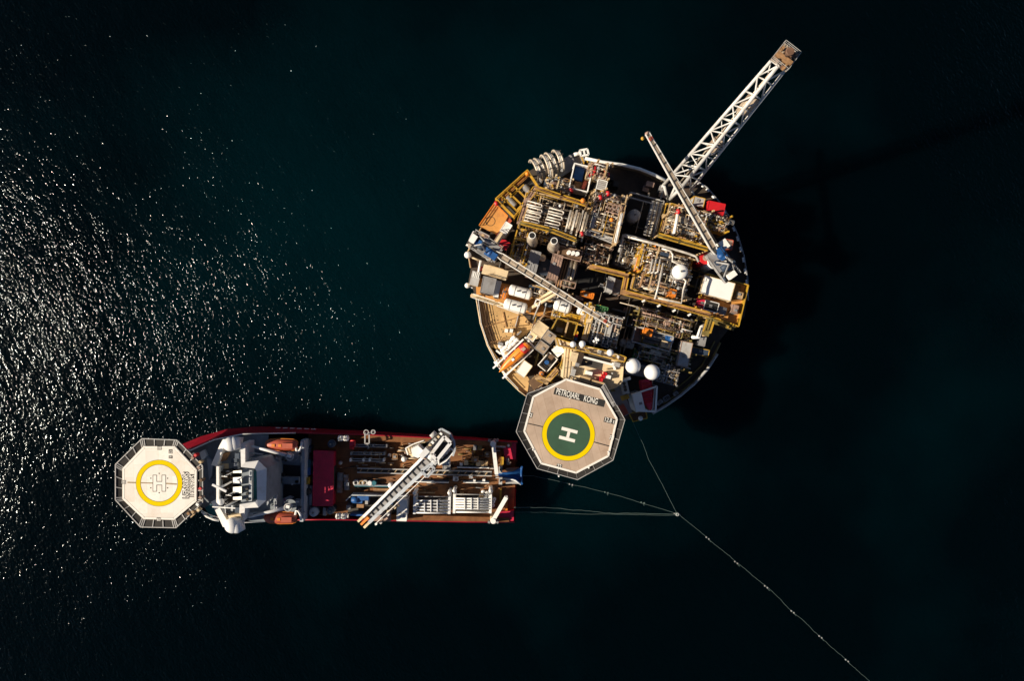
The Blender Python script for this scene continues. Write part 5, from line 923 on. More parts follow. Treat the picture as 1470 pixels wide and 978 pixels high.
for lab, x0, x1, py, z in (('orange enclosed lifeboat on the north side of the ship', 381, 428, 638.5, 15), ('orange enclosed lifeboat on the south side of the ship', 379, 427, 743.5, 15)):
    a, b = P(x0, py, z), P(x1, py + .5, z); ax = (b - a).normalized(); sd = Vector((-ax.y, ax.x, 0)); L = (b - a).length; t = thing('enclosed_lifeboat', lab, 'lifeboat', (a + b) / 2 - V3(2.2), 'enclosed lifeboats of the ship'); mb = MB(); vs = []; n = 14
    sc_ = [(0, .25, .3), (.05, .9, .9), (.15, 1.35, 1.3), (.5, 1.5, 1.5), (.85, 1.4, 1.4), (.95, 1.1, 1.1), (1, .5, .6)]
    for k, w_, h_ in sc_:
        for i in range(n): th = 2 * PI * i / n; vs.append(a + ax * L * k + sd * math.cos(th) * w_ + V3(math.sin(th) * h_))
    mb.add(vs, [[j * n + i, j * n + (i + 1) % n, (j + 1) * n + (i + 1) % n, (j + 1) * n + i] for j in range(len(sc_) - 1) for i in range(n)], True); part(t, 'hull', mb, 'boat_orange')
    part(t, 'gunwale', MB().tube([a + ax * L * k + sd * (w_ + .03) for k, w_, h_ in sc_], .12, 6).tube([a + ax * L * k - sd * (w_ + .03) for k, w_, h_ in sc_], .12, 6), 'orange')
    cp = part(t, 'cockpit', MB().wbox(a + ax * L * .74 + V3(1.5), ax, sd, V3(1), 1.3, .65, .45), 'boat_orange'); part(cp, 'window', MB().wbox(a + ax * L * .74 + ax * -1.31 + V3(1.65), sd, V3(1), ax, .5, .2, .02), 'glass')
    for k in (.3, .5): part(t, 'hatch', MB().wbox(a + ax * L * k + V3(1.5), ax, sd, V3(1), .4, .35, .07), 'orange')
    g = 1 if py < 700 else -1
    tt = thing('lifeboat_davit', ('white hooked davit arm at the aft end of the north lifeboat', 'white hooked davit arm at the aft end of the south lifeboat')[g < 0], 'davit', P(x1 + 3, py, 8), 'lifeboat davit arms on the ship'); y_ = py + g * 6
    part(tt, 'arm', MB().pt([(x1 - 3, py + g * 4, 15.5), (x1 - 2, y_ + g * 3.5, 15.8), (x1 + 1, y_ + g * 4, 15.8), (x1 + 4, py + g * 5, 15.8), (x1 + 5, py - g * 3, 14.5)], .3, 8), 'bright'); part(tt, 'base', MB().box(x1 + 6, py, 5, 12, 8, 12, SR), 'ship_lgrey'); part(tt, 'hook', MB().sph(P(x1 - 3, py + g * 4, 15), .3, 8, 5), 'lgrey')
# ship helideck
ZS = 22.0
t = thing('helideck', 'cream octagonal helideck with an open yellow ring over the bow of the ship', 'helideck', P(230, 693, 13)); hq = P(228.5, 694, ZS)
ins = [(206, 641), (251, 641), (282.5, 675), (282, 720), (250, 747), (206, 746), (175.5, 717), (175.5, 673)]
ous = [(204, 630), (254, 632), (291, 669), (291, 722), (253, 758), (202, 757), (166, 718), (166, 667)]
part(t, 'deck', MB().pp(ins, ZS, ZS - .5), 'heli_white_p'); el = MB(); q = [P(x, y, ZS + .03) for x, y in rect(0, 0, 0, 0)] ; c_ = P(228.7, 693.5, ZS); q = [c_ + (P(x, y, ZS) - c_) * .965 for x, y in ins]
for a, b in zip(q, q[1:] + q[:1]): el.beam(a + V3(.012), b + V3(.012), .42, .02)
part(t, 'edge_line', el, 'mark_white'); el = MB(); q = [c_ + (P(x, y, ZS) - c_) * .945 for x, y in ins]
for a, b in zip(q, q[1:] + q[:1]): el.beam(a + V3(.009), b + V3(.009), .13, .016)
part(t, 'edge_black_line', el, 'mark_black')  # thin black line painted inside the white edge line
def sdisc(r, z, r0):
    c = hq + V3(z); m = MB(); n = 72; vs = [c + Vector((math.cos(2 * PI * k / n) * rr, math.sin(2 * PI * k / n) * rr, 0)) for rr in (r, r0) for k in range(n)]
    return m.add(vs, [[k, (k + 1) % n, (k + 1) % n + n, k + n] for k in range(n)])
s2 = S(ZS); part(t, 'ring_border', sdisc(33.6 * s2, .010, 26.3 * s2), 'mark_black'); part(t, 'yellow_ring', sdisc(33.1 * s2, .018, 26.9 * s2), 'mark_yellow')
hb = MB(); hm = MB()
for o, z_, m_ in ((1.7, .010, hb), (0, .018, hm)):
    for px, w, h in ((222.3, 4.6, 22.5), (235.2, 4.6, 22.5)): m_.add([P(x, y, ZS) + V3(z_) for x, y in rect(px, 694.2, w + o, h + o, 0)][::-1], [[0, 1, 2, 3]])
    m_.add([P(x, y, ZS) + V3(z_ + .001) for x, y in rect(228.7, 694.2, 9, 4.2 + o, 0)][::-1], [[0, 1, 2, 3]])
part(t, 'letter_border', hb, 'mark_black'); part(t, 'letter', hm, 'mark_white')
part(t, 'deck_seam', MB().beam(P(183, 693, ZS) + V3(.004), P(195, 693.4, ZS) + V3(.004), .35, .01).beam(P(202, 693.6, ZS) + V3(.004), P(219, 694, ZS) + V3(.004), .3, .01).beam(P(238, 694.5, ZS) + V3(.004), P(254, 695.5, ZS) + V3(.004), .35, .01), 'tan_wall')
for k in range(6): an = PI / 6 + k * PI / 3; part(t, 'tie_down', MB().cyl(hq + Vector((math.cos(an), math.sin(an), 0)) * 2.35, ZS, ZS + .03, .16, n=8), 'dark')
for s_, px, py, wd in (('SKANDI', 275.6, 697.5, 31), ('SKANSEN', 266.3, 697.0, 37)):
    text('lettering_border', s_, P(px, py, ZS) + V3(.010), -PI / 2, 1.95, 'mark_black', WL[t.name], t, .92, .19, width=wd * s2 + .3); text('lettering', s_, P(px, py, ZS) + V3(.020), -PI / 2, 1.95, 'mark_white', WL[t.name], t, .92, .02, width=wd * s2 - .2)
for py, h, s_ in ((648.5, 6, '12'), (656.5, 4, 't')): part(t, 'load_board', MB().add([P(x, y, ZS) + V3(.010) for x, y in rect(245, py, 5.6, h, 0)][::-1], [[0, 1, 2, 3]]), 'mark_black'); text('lettering', s_, P(245, py, ZS) + V3(.02), -PI / 2, .95, 'mark_white', WL[t.name], t, .9, .015)
for px, py, rz in ((229, 643.5, PI), (177.5, 692.5, PI / 2), (228, 746, 0)): part(t, 'size_board', MB().add([P(x, y, ZS) + V3(.036) for x, y in rect(px, py, 6.2, 5.4, 0)][::-1], [[0, 1, 2, 3]]), 'mark_black'); part(t, 'size_board_field', MB().add([P(x, y, ZS) + V3(.04) for x, y in rect(px, py, 5.0, 4.2, 0)][::-1], [[0, 1, 2, 3]]), 'mark_white'); text('lettering', '22', P(px, py, ZS) + V3(.045), rz, .85, 'mark_black', WL[t.name], t, .8, .02)
for k in range(8):
    a, b, c, e_ = ins[k], ins[(k + 1) % 8], ous[(k + 1) % 8], ous[k]; f4 = [P(*a, ZS - .5), P(*b, ZS - .5), P(*c, ZS - .1), P(*e_, ZS - .1)]; part(t, 'safety_net', MB().prism(f4, ZS - .6), 'net'); n = MB()
    for i in (0, .06, .36, .66, .94): n.beam(f4[0].lerp(f4[1], i) + V3(.06), f4[3].lerp(f4[2], i) + V3(.06), .2)
    n.beam(f4[3] + V3(.05), f4[2] + V3(.05), .2); part(t, 'net_frame', n, 'lgrey')
st = MB()
for px, py in ((255, 665), (255, 720), (285, 690)): st.beam(P(px, py, ZS - .6), SH(84, (690 - py) * .1, 13), .5)
for k in range(5): st.beam(P(190 + k * 20, 645, ZS - .8), P(190 + k * 20, 743, ZS - .8), .35, .5)
part(t, 'support_truss', st, 'lgrey')
for px, py, m_ in ((280, 654, 'red'), (276, 658, 'pink'), (287, 664, 'beige'), (285, 672, 'pink'), (288, 690, 'brown'), (287, 702, 'red'), (287, 715, 'pink'), (283, 725, 'bright'), (276, 736, 'beige'), (270, 738, 'wood'), (284, 733, 'cream')): part(t, 'edge_gear', MB().box(px, py, 4, 3.5, ZS - 1.2, ZS + .2 + RN.random() * .6, 40), m_)
part(t, 'access_stair', MB().pp([(268, 738), (284, 727), (288, 731), (274, 744)], ZS - .3, ZS - .6), 'beige')
# ---------------------------------------------------------------- gear on the ship's work deck
ZM = 5.2
t = thing('deck_crane', 'big grey white offshore crane, boom laid across the ship deck toward the south side', 'crane', P(628, 642, ZM)); Zc = 21
c = P(632, 641, 18); part(t, 'pedestal', MB().cyl(c, ZM, 15, 2.3, n=24), 'ship_lgrey'); part(t, 'slewing_ring', MB().cyl(c, 15, 15.6, 2.7, n=24), 'dark')
b = P(619, 656, 19); e = P(527, 745, 13); d = (e - b).normalized(); fl = Vector((d.x, d.y, 0)).normalized(); sd = Vector((-fl.y, fl.x, 0)); up = sd.cross(d); up = up if up.z > 0 else -up; L = (e - b).length
part(t, 'shade_platform', MB().pp([(600, 640), (614, 634), (634, 618), (644, 623), (651, 640), (651, 650), (640, 662), (622, 672), (610, 668)], 16.2, 15.62), 'dark')  # platform coloured dark to stand in for shade around the crane house
def bars(pts, z, r, closed=True, rz=0): return frame_bars(pts, z, r, closed)
part(t, 'house_frame', bars([(619, 652), (638, 627), (647, 636), (627, 661)], 21.5, .8), 'ship_white'); part(t, 'house_frame', bars([(605, 676), (618, 667), (624, 674), (613, 685)], 19, .7), 'ship_lgrey')
part(t, 'side_frame', bars([(630, 618), (634, 616), (645, 622), (652, 634), (653, 646), (650, 655)], 20.5, .5, False), 'ship_lgrey'); part(t, 'side_frame', bars([(629, 660), (647, 644), (652, 648), (640, 662), (630, 668)], 20.3, .35), 'bright')
part(t, 'machine_house', MB().pp([(590, 645), (600, 640), (606, 646), (613, 650), (600, 658), (592, 655)], 20, 16.22), 'bright'); part(t, 'machine_house', MB().pp([(601, 654), (611, 643), (617, 649), (606, 660)], 22, 16.22), 'ship_white')
part(t, 'platform', MB().pp([(583, 643), (594, 637), (609, 632), (613, 640), (600, 652), (592, 657), (586, 652)], 16.2, 15.9), 'cream'); q = [P(x, y, 16.2) for x, y in ((586, 652), (583, 643), (594, 637), (609, 632))]; part(t, 'handrail', MB().rail(q, r=.1), 'bright')
part(t, 'winch_drum', MB().pt([(612, 650, 20.5), (623, 658, 20.5)], 1.0, 16), 'bright'); part(t, 'winch_drum', MB().pt([(610, 655, 20), (613, 658, 20)], .7, 12), 'pink'); part(t, 'winch_drum', MB().pt([(620, 622, 20), (624, 626, 20)], .9, 14), 'lgrey')
for k in range(5): part(t, 'winch_rack', MB().box(617 + k * 4, 640 - k * 4.2, 3, 4, 19, 20.3, -45), ['cream', 'bright', 'lgrey'][k % 3]); 
for k in range(4): part(t, 'winch_rack', MB().box(634 + k * 3.2, 657 - k * 3, 2, 4, 18, 19.8, -45), ['bright', 'lgrey'][k % 2])
part(t, 'roof_plate', MB().pp([(615, 638), (633, 619), (638, 624), (621, 643)], 19.4, 19.1), 'grey')
cb = part(t, 'cab', MB().pp([(634, 664), (644, 655), (645, 668), (634, 668)], 17, 13.5), 'ship_lgrey'); part(cb, 'window', MB().pp([(634.5, 668.1), (644.5, 668.1), (644.5, 669), (634.5, 669)], 16.6, 14.5), 'glass')
for s_, m_, w_ in ((-1, 'bright', .32), (1, 'ship_lgrey', .42)):
    g = MB()
    for k in range(8):
        p0, p1 = b + d * L * k / 8, b + d * L * (k + 1) / 8; o = sd * s_ * (1.35 - .35 * k / 8); g.wbox((p0 + p1) / 2 + o, d, sd, up, L / 16, w_, .75)
    part(t, 'boom_girder', g, m_)
part(t, 'boom_web', MB().wbox((b + e) / 2 - up * .2, d, sd, up, L / 2 * .96, 1.1, .1), 'grey')
for k in range(13): part(t, 'boom_cross_beam', MB().wbox(b + d * L * (.05 + .072 * k) + up * .15, d, sd, up, .12, 1.0, .1), 'dark')
for k in range(3): part(t, 'boom_tip', MB().wbox(e + d * (.6) + sd * (k - 1) * 1.1, d, sd, up, 1.5, .3, .7), ['cream', 'orange', 'cream'][k])
part(t, 'boom_knuckle', MB().tube([b - sd * 2.2, b + sd * 2.2], .9, 14), 'bright'); hp = MB(); hp.tube([P(617, 668, 17), b + d * L * .42 - up * .9 + sd * .6], .4, 10); part(t, 'luffing_cylinder', hp, 'lgrey')
rl = MB(); q = [b + d * L * k + sd * 2.4 + up * .3 for k in (.1, .35, .6, .95)]; rl.rail(q, r=.06, h=.9); part(t, 'boom_handrail', rl, 'bright')
rn = random.Random(21)
for k in range(16): p = e - d * (1 + k * .55) + sd * (2.4 + rn.random()); part(t, 'tip_gear', MB().wbox(p + up * rn.uniform(-.5, .5), d, sd, up, .3, .25, .3), rn.choice(['cream', 'lgrey', 'bright', 'pink']))
for lab, a, bb, z in (('white knuckle crane standing at the north stern corner of the ship', (708, 637), (713, 681), 11), ('white knuckle crane leaning inboard at the south stern corner', (708, 747), (727, 714), 11)):
    t = thing('stern_crane', lab, 'crane', P(*a, ZM), 'stern cranes of the ship'); part(t, 'base', MB().box(a[0], a[1] if a[1] < 700 else a[1] - 2, 9, 7, ZM, 9, SR), 'lgrey' if a[1] < 700 else 'cream'); part(t, 'boom', MB().beam(P(*a, 10.5), P(*bb, z), .95, .9), 'bright'); part(t, 'column', MB().cyl(P(*a, 10), 9, 11.2, .7, n=12), 'bright'); part(t, 'boom_tip', MB().beam(P(bb[0] - .3, bb[1] - 2, z), P(bb[0] + .5, bb[1] + 3, z), .7), 'lgrey'); part(t, 'ram', MB().pt([(a[0] + 2, a[1], 9.5), ((a[0] + bb[0]) / 2 + 2, (a[1] + bb[1]) / 2, 10.2)], .2), 'steel')
    for k in range(4): part(t, 'gear', MB().box(a[0] - 6 + k * 4, a[1] - (4 if a[1] < 700 else -3.5), 3, 3, 7, 8.5 + .3 * k, 20), ['grey', 'dark', 'lgrey', 'grey'][k])
    if a[1] < 700: part(t, 'outrigger', MB().pt([(712, 641, 8), (726, 642, 8)], .25).sph(P(730, 640, 8.5), .4, 8, 5), 'lgrey')
# stern chute
t = thing('stern_chute', 'flared blue cable chute at the middle of the stern', 'chute', P(735, 684, ZM)); mb = MB(); vs = []; n = 15
secs = [(714, 681, 5, 1.0), (722, 681.5, 6, 1.1), (731, 682, 8.5, 1.4), (739, 682.5, 12.5, 1.9), (748, 683, 24, 2.6)]
for px, py, w, h in secs:
    for i in range(n): u_ = i / (n - 1) * 2 - 1; vs.append(P(px, py + u_ * w / 2, 7 + h * abs(u_) ** 3 - (.0 if px < 740 else .8)))
mb.add(vs, [[j * n + i, j * n + i + 1, (j + 1) * n + i + 1, (j + 1) * n + i] for j in range(4) for i in range(n - 1)], True); part(t, 'trough', mb, 'blue')
part(t, 'lip', MB().tube([P(749, 671, 9), P(748.5, 677, 7), P(748.5, 690, 7), P(749, 695, 9)], .3, 8), 'blue'); part(t, 'side_plate', MB().pp([(725, 687.5), (736, 688), (748, 695), (726, 695)], 7.4, 6.4), 'lgrey'); part(t, 'side_plate', MB().pp([(726, 673), (745, 672), (738, 677), (727, 677)], 7.4, 6.4), 'pink'); part(t, 'edge_tube', MB().pt([(722, 687.5, 7.8), (732, 688, 7.8), (740, 690, 7.8), (748, 696, 7.8)], .25), 'bright')
for py in (675, 691): part(t, 'guide_post', MB().box(718.5, py, 5, 10, ZM, 9.5, SR), 'lgrey'); part(t, 'guide_block', MB().box(718.5, py, 2.2, 3, 9.5, 10.2, SR), 'black')
def gutter(lab, x0, x1, py, w, m, z=6.6, top=None):
    t = thing('deck_rail_beam', lab, 'deck rail', P((x0 + x1) / 2, py, ZM)); sl = (x1 - x0) * .022
    part(t, 'web', MB().pp([(x0, py - w / 2), (x1, py - w / 2 + sl), (x1, py + w / 2 + sl), (x0, py + w / 2)], z, ZM), m); part(t, 'flange', MB().pp([(x0, py + w / 2), (x1, py + w / 2 + sl), (x1, py + w / 2 + 1.2 + sl), (x0, py + w / 2 + 1.2)], z + .15, ZM + .02), top or 'lgrey'); return t
gutter('long grey blue rail beam in the shaded middle of the ship deck', 509, 560, 697, 1.4, 'ship_lgrey', top='teal'); gutter('long white edged beam right of the crane boom, south of the track', 591, 644, 690.5, 2, 'navy', top='bright'); gutter('white edged beam by the white square winch on the ship deck', 665, 702, 691.5, 2, 'navy', top='bright'); gutter('white edged beam north of the track near the stern', 656, 702, 670, 1.6, 'navy', top='bright'); gutter('pale rusty beam above the left white pipe frame', 598, 624, 706.5, 1.2, 'brown', top='beige'); gutter('rusty brown beam under the crane boom', 536, 590, 703, 3, 'wood', 6.2, 'brown')
t = thing('skid_track', 'long ladder shaped skid track along the ship deck to the chute', 'track', P(640, 678, ZM)); y_ = lambda x: 675.5 + (x - 513) * .026
for o in (-3, 3): part(t, 'rail', MB().beam(P(513, y_(513) + o, 6.2), P(706, y_(706) + o, 6.2), .28, .5), 'lgrey')
part(t, 'bed', MB().pp([(513, y_(513) - 2.6), (706, y_(706) - 2.6), (706, y_(706) + 2.6), (513, y_(513) + 2.6)], 5.5, 5.22), 'dark')
for k in range(20): x = 516 + k * 10; part(t, 'rung', MB().beam(P(x, y_(x) + 2.6, 6.1), P(min(x + 4, 706), y_(x) - 2.6, 6.1), .2, .3), 'beige') if x < 704 else None
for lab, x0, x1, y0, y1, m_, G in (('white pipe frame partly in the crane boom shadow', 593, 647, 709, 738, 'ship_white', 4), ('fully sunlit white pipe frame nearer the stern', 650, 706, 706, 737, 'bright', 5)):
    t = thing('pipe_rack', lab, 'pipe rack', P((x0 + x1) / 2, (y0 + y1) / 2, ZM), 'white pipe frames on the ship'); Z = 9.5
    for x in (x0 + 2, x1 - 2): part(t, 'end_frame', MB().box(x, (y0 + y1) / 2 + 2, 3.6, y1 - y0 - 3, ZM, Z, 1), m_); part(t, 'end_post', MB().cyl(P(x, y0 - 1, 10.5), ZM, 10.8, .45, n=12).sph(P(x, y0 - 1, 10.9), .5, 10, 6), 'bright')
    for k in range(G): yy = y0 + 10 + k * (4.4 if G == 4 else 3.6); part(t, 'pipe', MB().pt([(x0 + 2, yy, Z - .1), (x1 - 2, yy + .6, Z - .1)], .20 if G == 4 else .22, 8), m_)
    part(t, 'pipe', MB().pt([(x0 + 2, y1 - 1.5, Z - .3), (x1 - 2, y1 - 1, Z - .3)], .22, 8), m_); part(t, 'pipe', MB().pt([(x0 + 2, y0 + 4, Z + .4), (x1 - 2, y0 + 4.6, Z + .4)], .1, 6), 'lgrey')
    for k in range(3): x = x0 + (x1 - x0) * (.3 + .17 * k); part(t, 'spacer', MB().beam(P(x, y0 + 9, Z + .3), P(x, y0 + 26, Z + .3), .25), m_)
    part(t, 'shade_sheet', MB().pp([(x0 + 4, y0 + 6), (x1 - 4, y0 + 6), (x1 - 4, y1 - 1), (x0 + 4, y1 - 1)], ZM + .5, ZM + .05), 'dark')  # dark sheet painted as the shade beneath the pipes
def crate(lab, px, py, w, h, z1, m, cat='box', nm='deck_box', roof=None, **k): return cabin(lab, cat, nm, m, px, py, w, h, ZM, z1, SR, roof=roof, **k)
c = crate('white container on the south edge of the ship, right of the crane boom tip', 577, 733, 13, 29, 10, 'bright', 'container', 'container', hatch=False)
for k in range(4): part(c, 'grille', MB().box(574.5 + (k % 2) * 5, 737 + (k // 2) * 4, 3.4, 2.6, 10.01, 10.06, SR), 'grey')
crate('brown pink shed at the boom tip on the south edge of the ship', 548, 742, 24, 12, 9, 'pink', 'shed', 'shed', 'pink', hatch=False); crate('dark grey bay beside the white container', 557, 730, 18, 8, 8, 'dark', 'shed', 'shed')
t = thing('winch_bay', 'railed bay with bright blue winches on the south side of the ship deck', 'winch', P(525, 725, ZM)); yo = [(496, 729), (496, 719), (504, 711), (585, 713), (585, 719)]; part(t, 'wall', MB().add([], []).pp([(496, 719), (504, 710.5), (585, 712), (585, 713.6), (504.5, 712.2), (497.5, 719.5)], 8, ZM), 'ship_lgrey')
part(t, 'floor', MB().pp([(499, 719), (505, 713), (584, 714), (582, 741), (500, 741)], ZM + .1, ZM + .02), 'dark')
for px, py, w, h, m_ in ((512, 719, 16, 8, 'blue'), (521, 716, 16, 6, 'blue'), (517, 727, 10, 5, 'wood'), (512, 740, 20, 2.5, 'blue'), (526, 722, 4, 5, 'lgrey'), (500, 729, 6, 6, 'grey'), (556, 725, 5, 4, 'pink'), (561, 722, 4, 9, 'blue'), (552, 729, 5, 3, 'navy')): part(t, 'machine', MB().box(px, py, w, h, ZM + .1, 7.5 + RN.random(), SR), m_)
part(t, 'winch_drum', MB().pt([(505, 718, 7.8), (515, 718, 7.8)], .8, 14), 'blue'); part(t, 'winch_drum', MB().pt([(553, 724, 7.6), (558, 725, 7.6)], .7, 12), 'teal'); part(t, 'handrail', MB().rail([P(490, 739, 6), P(500, 736, 6), P(501, 743, 6)], r=.1), 'bright')
GD = 'white fender drums along the ship sides'
for lab, px, py in (('white drum pair on the north rail, left drum', 489, 629.5), ('white drum pair on the north rail, right drum', 497, 629.5), ('white drum pair on the south rail, left drum', 486, 741.5), ('white drum pair on the south rail, right drum', 494, 741.5)): htank(lab, (px - 2, py, 9.5), (px + 2, py, 9.5), .75, 'bright', 'fender_drum', GD)
t = thing('gangway_arm', 'thin grey gangway frame sticking out over the north rail', 'gangway', P(527, 630, 7)); part(t, 'frame', frame_bars([(524, 622), (530, 622), (530, 637), (524, 637)], 11, .3), 'lgrey'); part(t, 'wheel', MB().ring(P(526, 621, 11.5), (0, 0, 1), .6, .15, 16, 5).ring(P(536, 620.5, 11.5), (0, 0, 1), .5, .15, 16, 5), 'lgrey'); part(t, 'arm', MB().pt([(528, 624, 11), (537, 619, 11)], .2).pt([(527, 637, 11), (530, 645, 6)], .15), 'lgrey')
t = thing('red_davit', 'bright red davit machine by the north rail of the ship', 'davit', P(505, 637, ZM)); part(t, 'frame', MB().pt([(503, 633, 9), (509, 633, 9), (509, 640, 9), (504, 643, 7), (503, 636, 6)], .3), 'red'); part(t, 'motor', MB().box(505, 637, 6, 7, ZM, 8, 10), 'crimson'); part(t, 'drum', MB().pt([(502, 642, 7.5), (508, 643, 7.5)], .5), 'red')
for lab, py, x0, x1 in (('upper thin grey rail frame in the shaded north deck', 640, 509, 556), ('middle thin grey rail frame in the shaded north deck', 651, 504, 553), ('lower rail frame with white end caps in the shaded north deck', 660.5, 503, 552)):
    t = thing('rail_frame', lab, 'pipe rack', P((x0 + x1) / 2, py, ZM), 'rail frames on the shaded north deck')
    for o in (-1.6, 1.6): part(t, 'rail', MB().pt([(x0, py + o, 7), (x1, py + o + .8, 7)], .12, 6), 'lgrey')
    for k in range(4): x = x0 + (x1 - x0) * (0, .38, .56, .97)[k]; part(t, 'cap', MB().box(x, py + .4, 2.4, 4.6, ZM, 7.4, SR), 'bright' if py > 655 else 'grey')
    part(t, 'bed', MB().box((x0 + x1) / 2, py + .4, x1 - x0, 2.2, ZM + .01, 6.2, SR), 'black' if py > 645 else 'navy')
rn = random.Random(31)
for lab, px, py, m_, r in (('blue white drum near the red garage on the shaded deck', 490, 664, 'lgrey', .55), ('white ball buoy in the shaded north deck', 560, 653, 'bright', .5), ('large pale buoy beside the crane platform', 581, 658.5, 'bright', .75), ('smaller pale buoy above the large pale buoy', 577.5, 653, 'lgrey', .5), ('pink ball buoy by the crane platform', 583, 650, 'pink', .4), ('white round drum under the upper crane boom', 562, 696, 'bright', .8), ('cream ball beside the crane boom on the sunlit deck', 589, 696, 'cream', .6)):
    c = P(px, py, ZM); t = thing('buoy', lab, 'buoy', c); part(t, 'ball', MB().sph(c + V3(r + .3), r, 14, 9), m_); part(t, 'base', MB().cyl(c, ZM, ZM + .5, r * .7, n=12), 'grey')
for k, (lab, px, m_) in enumerate((('leftmost grey coil ring in the row on the shaded deck', 512.5, 'lgrey'), ('yellow white coil ring in the row on the shaded deck', 520, 'beige'), ('middle pale coil ring in the row on the shaded deck', 525, 'lgrey'), ('solid white drum in the row on the shaded deck', 532.5, 'ship_white'), ('blue drum at the right end of the row on the shaded deck', 538.5, 'teal'))):
    c = P(px, 692.5, ZM); t = thing('coil', lab, 'coil', c, 'row of coils and drums on the shaded deck'); part(t, 'body', MB().ring(c + V3(.8), (0, 0, 1), .62, .3, 18, 8) if k < 3 else MB().cyl(c, ZM, ZM + 1.7, .62, n=16), m_); part(t, 'core', MB().cyl(c, ZM, ZM + .6, .3, n=10), 'dark')
for k in range(5): crate('small grey brown crate, number %s from the top in the left stack row' % ('one', 'two', 'three', 'four', 'five')[k] if False else ('topmost', 'second from the top', 'middle', 'second from the bottom', 'lowest')[k] + ' grey brown crate in the left column beside the red garage', 488.3 - k * .25, 682.5 + k * 5.6, 6.4, 5, 6.4 + .3 * (k % 2), ['grey', 'grey', 'pink', 'pink', 'pink'][k], 'crate', 'crate', group='crates beside the red garage', door=False)
for k in range(4): crate(('topmost', 'second', 'blue white third', 'lowest')[k] + ' small crate in the right column beside the red garage', 496.5 + k * .4, 684.5 + k * 5.6, 5.4, 4.2, 6.3, ['pink', 'pink', 'ship_lgrey', 'grey'][k], 'crate', 'crate', group='crates beside the red garage', door=False)
for lab, px, py, w, h, z1, m_ in (('tan box in the shaded north deck by the crane platform', 567, 656, 6, 7, 7, 'wood'), ('pale yellow box, left of the pale boxes north of the track', 669, 664.5, 5, 6, 7, 'cream'), ('small white cube left of the pale yellow box', 662, 667, 3.2, 3.2, 6.5, 'bright'), ('first of three pale boxes by the stern beam', 686.5, 665.5, 4.4, 6.5, 7, 'cream'), ('second of three pale boxes by the stern beam', 692, 665.5, 4, 6, 7, 'beige'), ('third of three pale boxes by the stern beam', 698, 665.5, 3.4, 6, 7, 'beige'), ('orange tan box above the three pale boxes', 682, 660, 9, 7, 7.4, 'wood'), ('white square winch south of the track', 654, 688, 6.4, 5, 7, 'bright'), ('small white box on the track edge', 676, 685.5, 4, 2.4, 6.8, 'bright'), ('tiny white box, left one on the white edged beam', 681, 690.5, 2.4, 2.2, 7.2, 'bright'), ('tiny white box, right one on the white edged beam', 694.5, 690, 3, 2.2, 7.2, 'bright'), ('small beige box above the sunlit white pipe frame', 662.5, 710, 4, 4, 6.5, 'beige'), ('pink tan box between the white bags and the pipe frame', 691, 712, 4, 5, 6.8, 'beige'), ('grey flat box below the crane cab', 641, 671, 10, 7, 7.6, 'grey'), ('grey hatch forward of the red garage roof', 466, 735, 3.6, 10, 8, 'lgrey'), ('brown box on the shaded stern deck by the north crane', 700, 652, 8, 6, 6.6, 'brown'), ('olive box near the north rail of the stern deck', 689, 643, 5, 6, 7, 'olive'), ('grey box near the north rail of the stern deck', 682, 643, 4, 6, 7, 'grey'), ('yellow post box at the stern beside the chute', 721, 662, 3, 10, 8, 'yellow'), ('orange sack on the dark stern corner', 728, 660, 6, 4, 7, 'boat_orange'), ('pink sack below the orange sack at the stern corner', 730, 665, 6, 3, 6.8, 'pink'), ('yellow plank standing on the sunlit stern deck', 718.5, 712, 1.6, 18, 6, 'yellow'), ('rust orange rail plate at the south stern', 727, 727, 2.4, 15, 6.4, 'orange')): crate(lab, px, py, w, h, z1, m_, hatch=w > 5, door=w > 5)
for k, (px, py) in enumerate(((693.5, 706.5), (698.5, 708), (705, 705.5), (703, 710), (697, 713), (704, 714), (709.5, 717), (707.5, 726), (708, 720.5))):
    p = P(px, py, 6); t = thing('white_bag', '%s white bag in the heap at the stern end of the sunlit pipe frame' % ('top left', 'top middle', 'top right', 'middle right', 'left lower', 'middle', 'far right', 'lowest', 'lower right')[k], 'bag', Vector((p.x, p.y, ZM)), 'white bags near the stern'); part(t, 'sack', MB().sph(p, .55, 10, 7, .9), 'bright'); part(t, 'tie', MB().cyl(p, 6.4, 6.75, .12, n=6), 'grey')
for lab, px, py, w, h, z1, m_ in (('blue machine north in the gap before the red garage', 442, 666, 7, 10, 8, 'teal'), ('dark blue machine in the gap before the red garage', 441, 677, 8, 9, 8.5, 'blue'), ('upper yellow box in the gap before the red garage', 440.5, 688.5, 5, 3.6, 9.5, 'yellow'), ('lower yellow box in the gap before the red garage', 440.5, 693.5, 5, 3.6, 9.5, 'yellow'), ('grey wall panel along the red garage front', 446, 712, 3, 26, 7.5, 'ship_lgrey')): crate(lab, px, py, w, h, z1, m_, 'machine', 'deck_machine', hatch=False, door=False)
for lab, px, py, r, m_ in (('dark round drum south in the gap before the red garage', 440, 707, .95, 'black'), ('pale grey winch drum by the south rail near the lifeboat', 450, 736, 1.15, 'ship_lgrey'), ('blue grey winch drum by the north rail near the garage', 475, 638, .9, 'navy'), ('dark winch drum by the south rail near the garage', 474, 734, .9, 'navy')): vtank(lab, px, py, ZM, 9, r, m_, 'winch_drum')
t = thing('deck_pipework', 'dark jumble of pipes and valves on the shaded stern deck', 'pipework', P(700, 650, ZM))
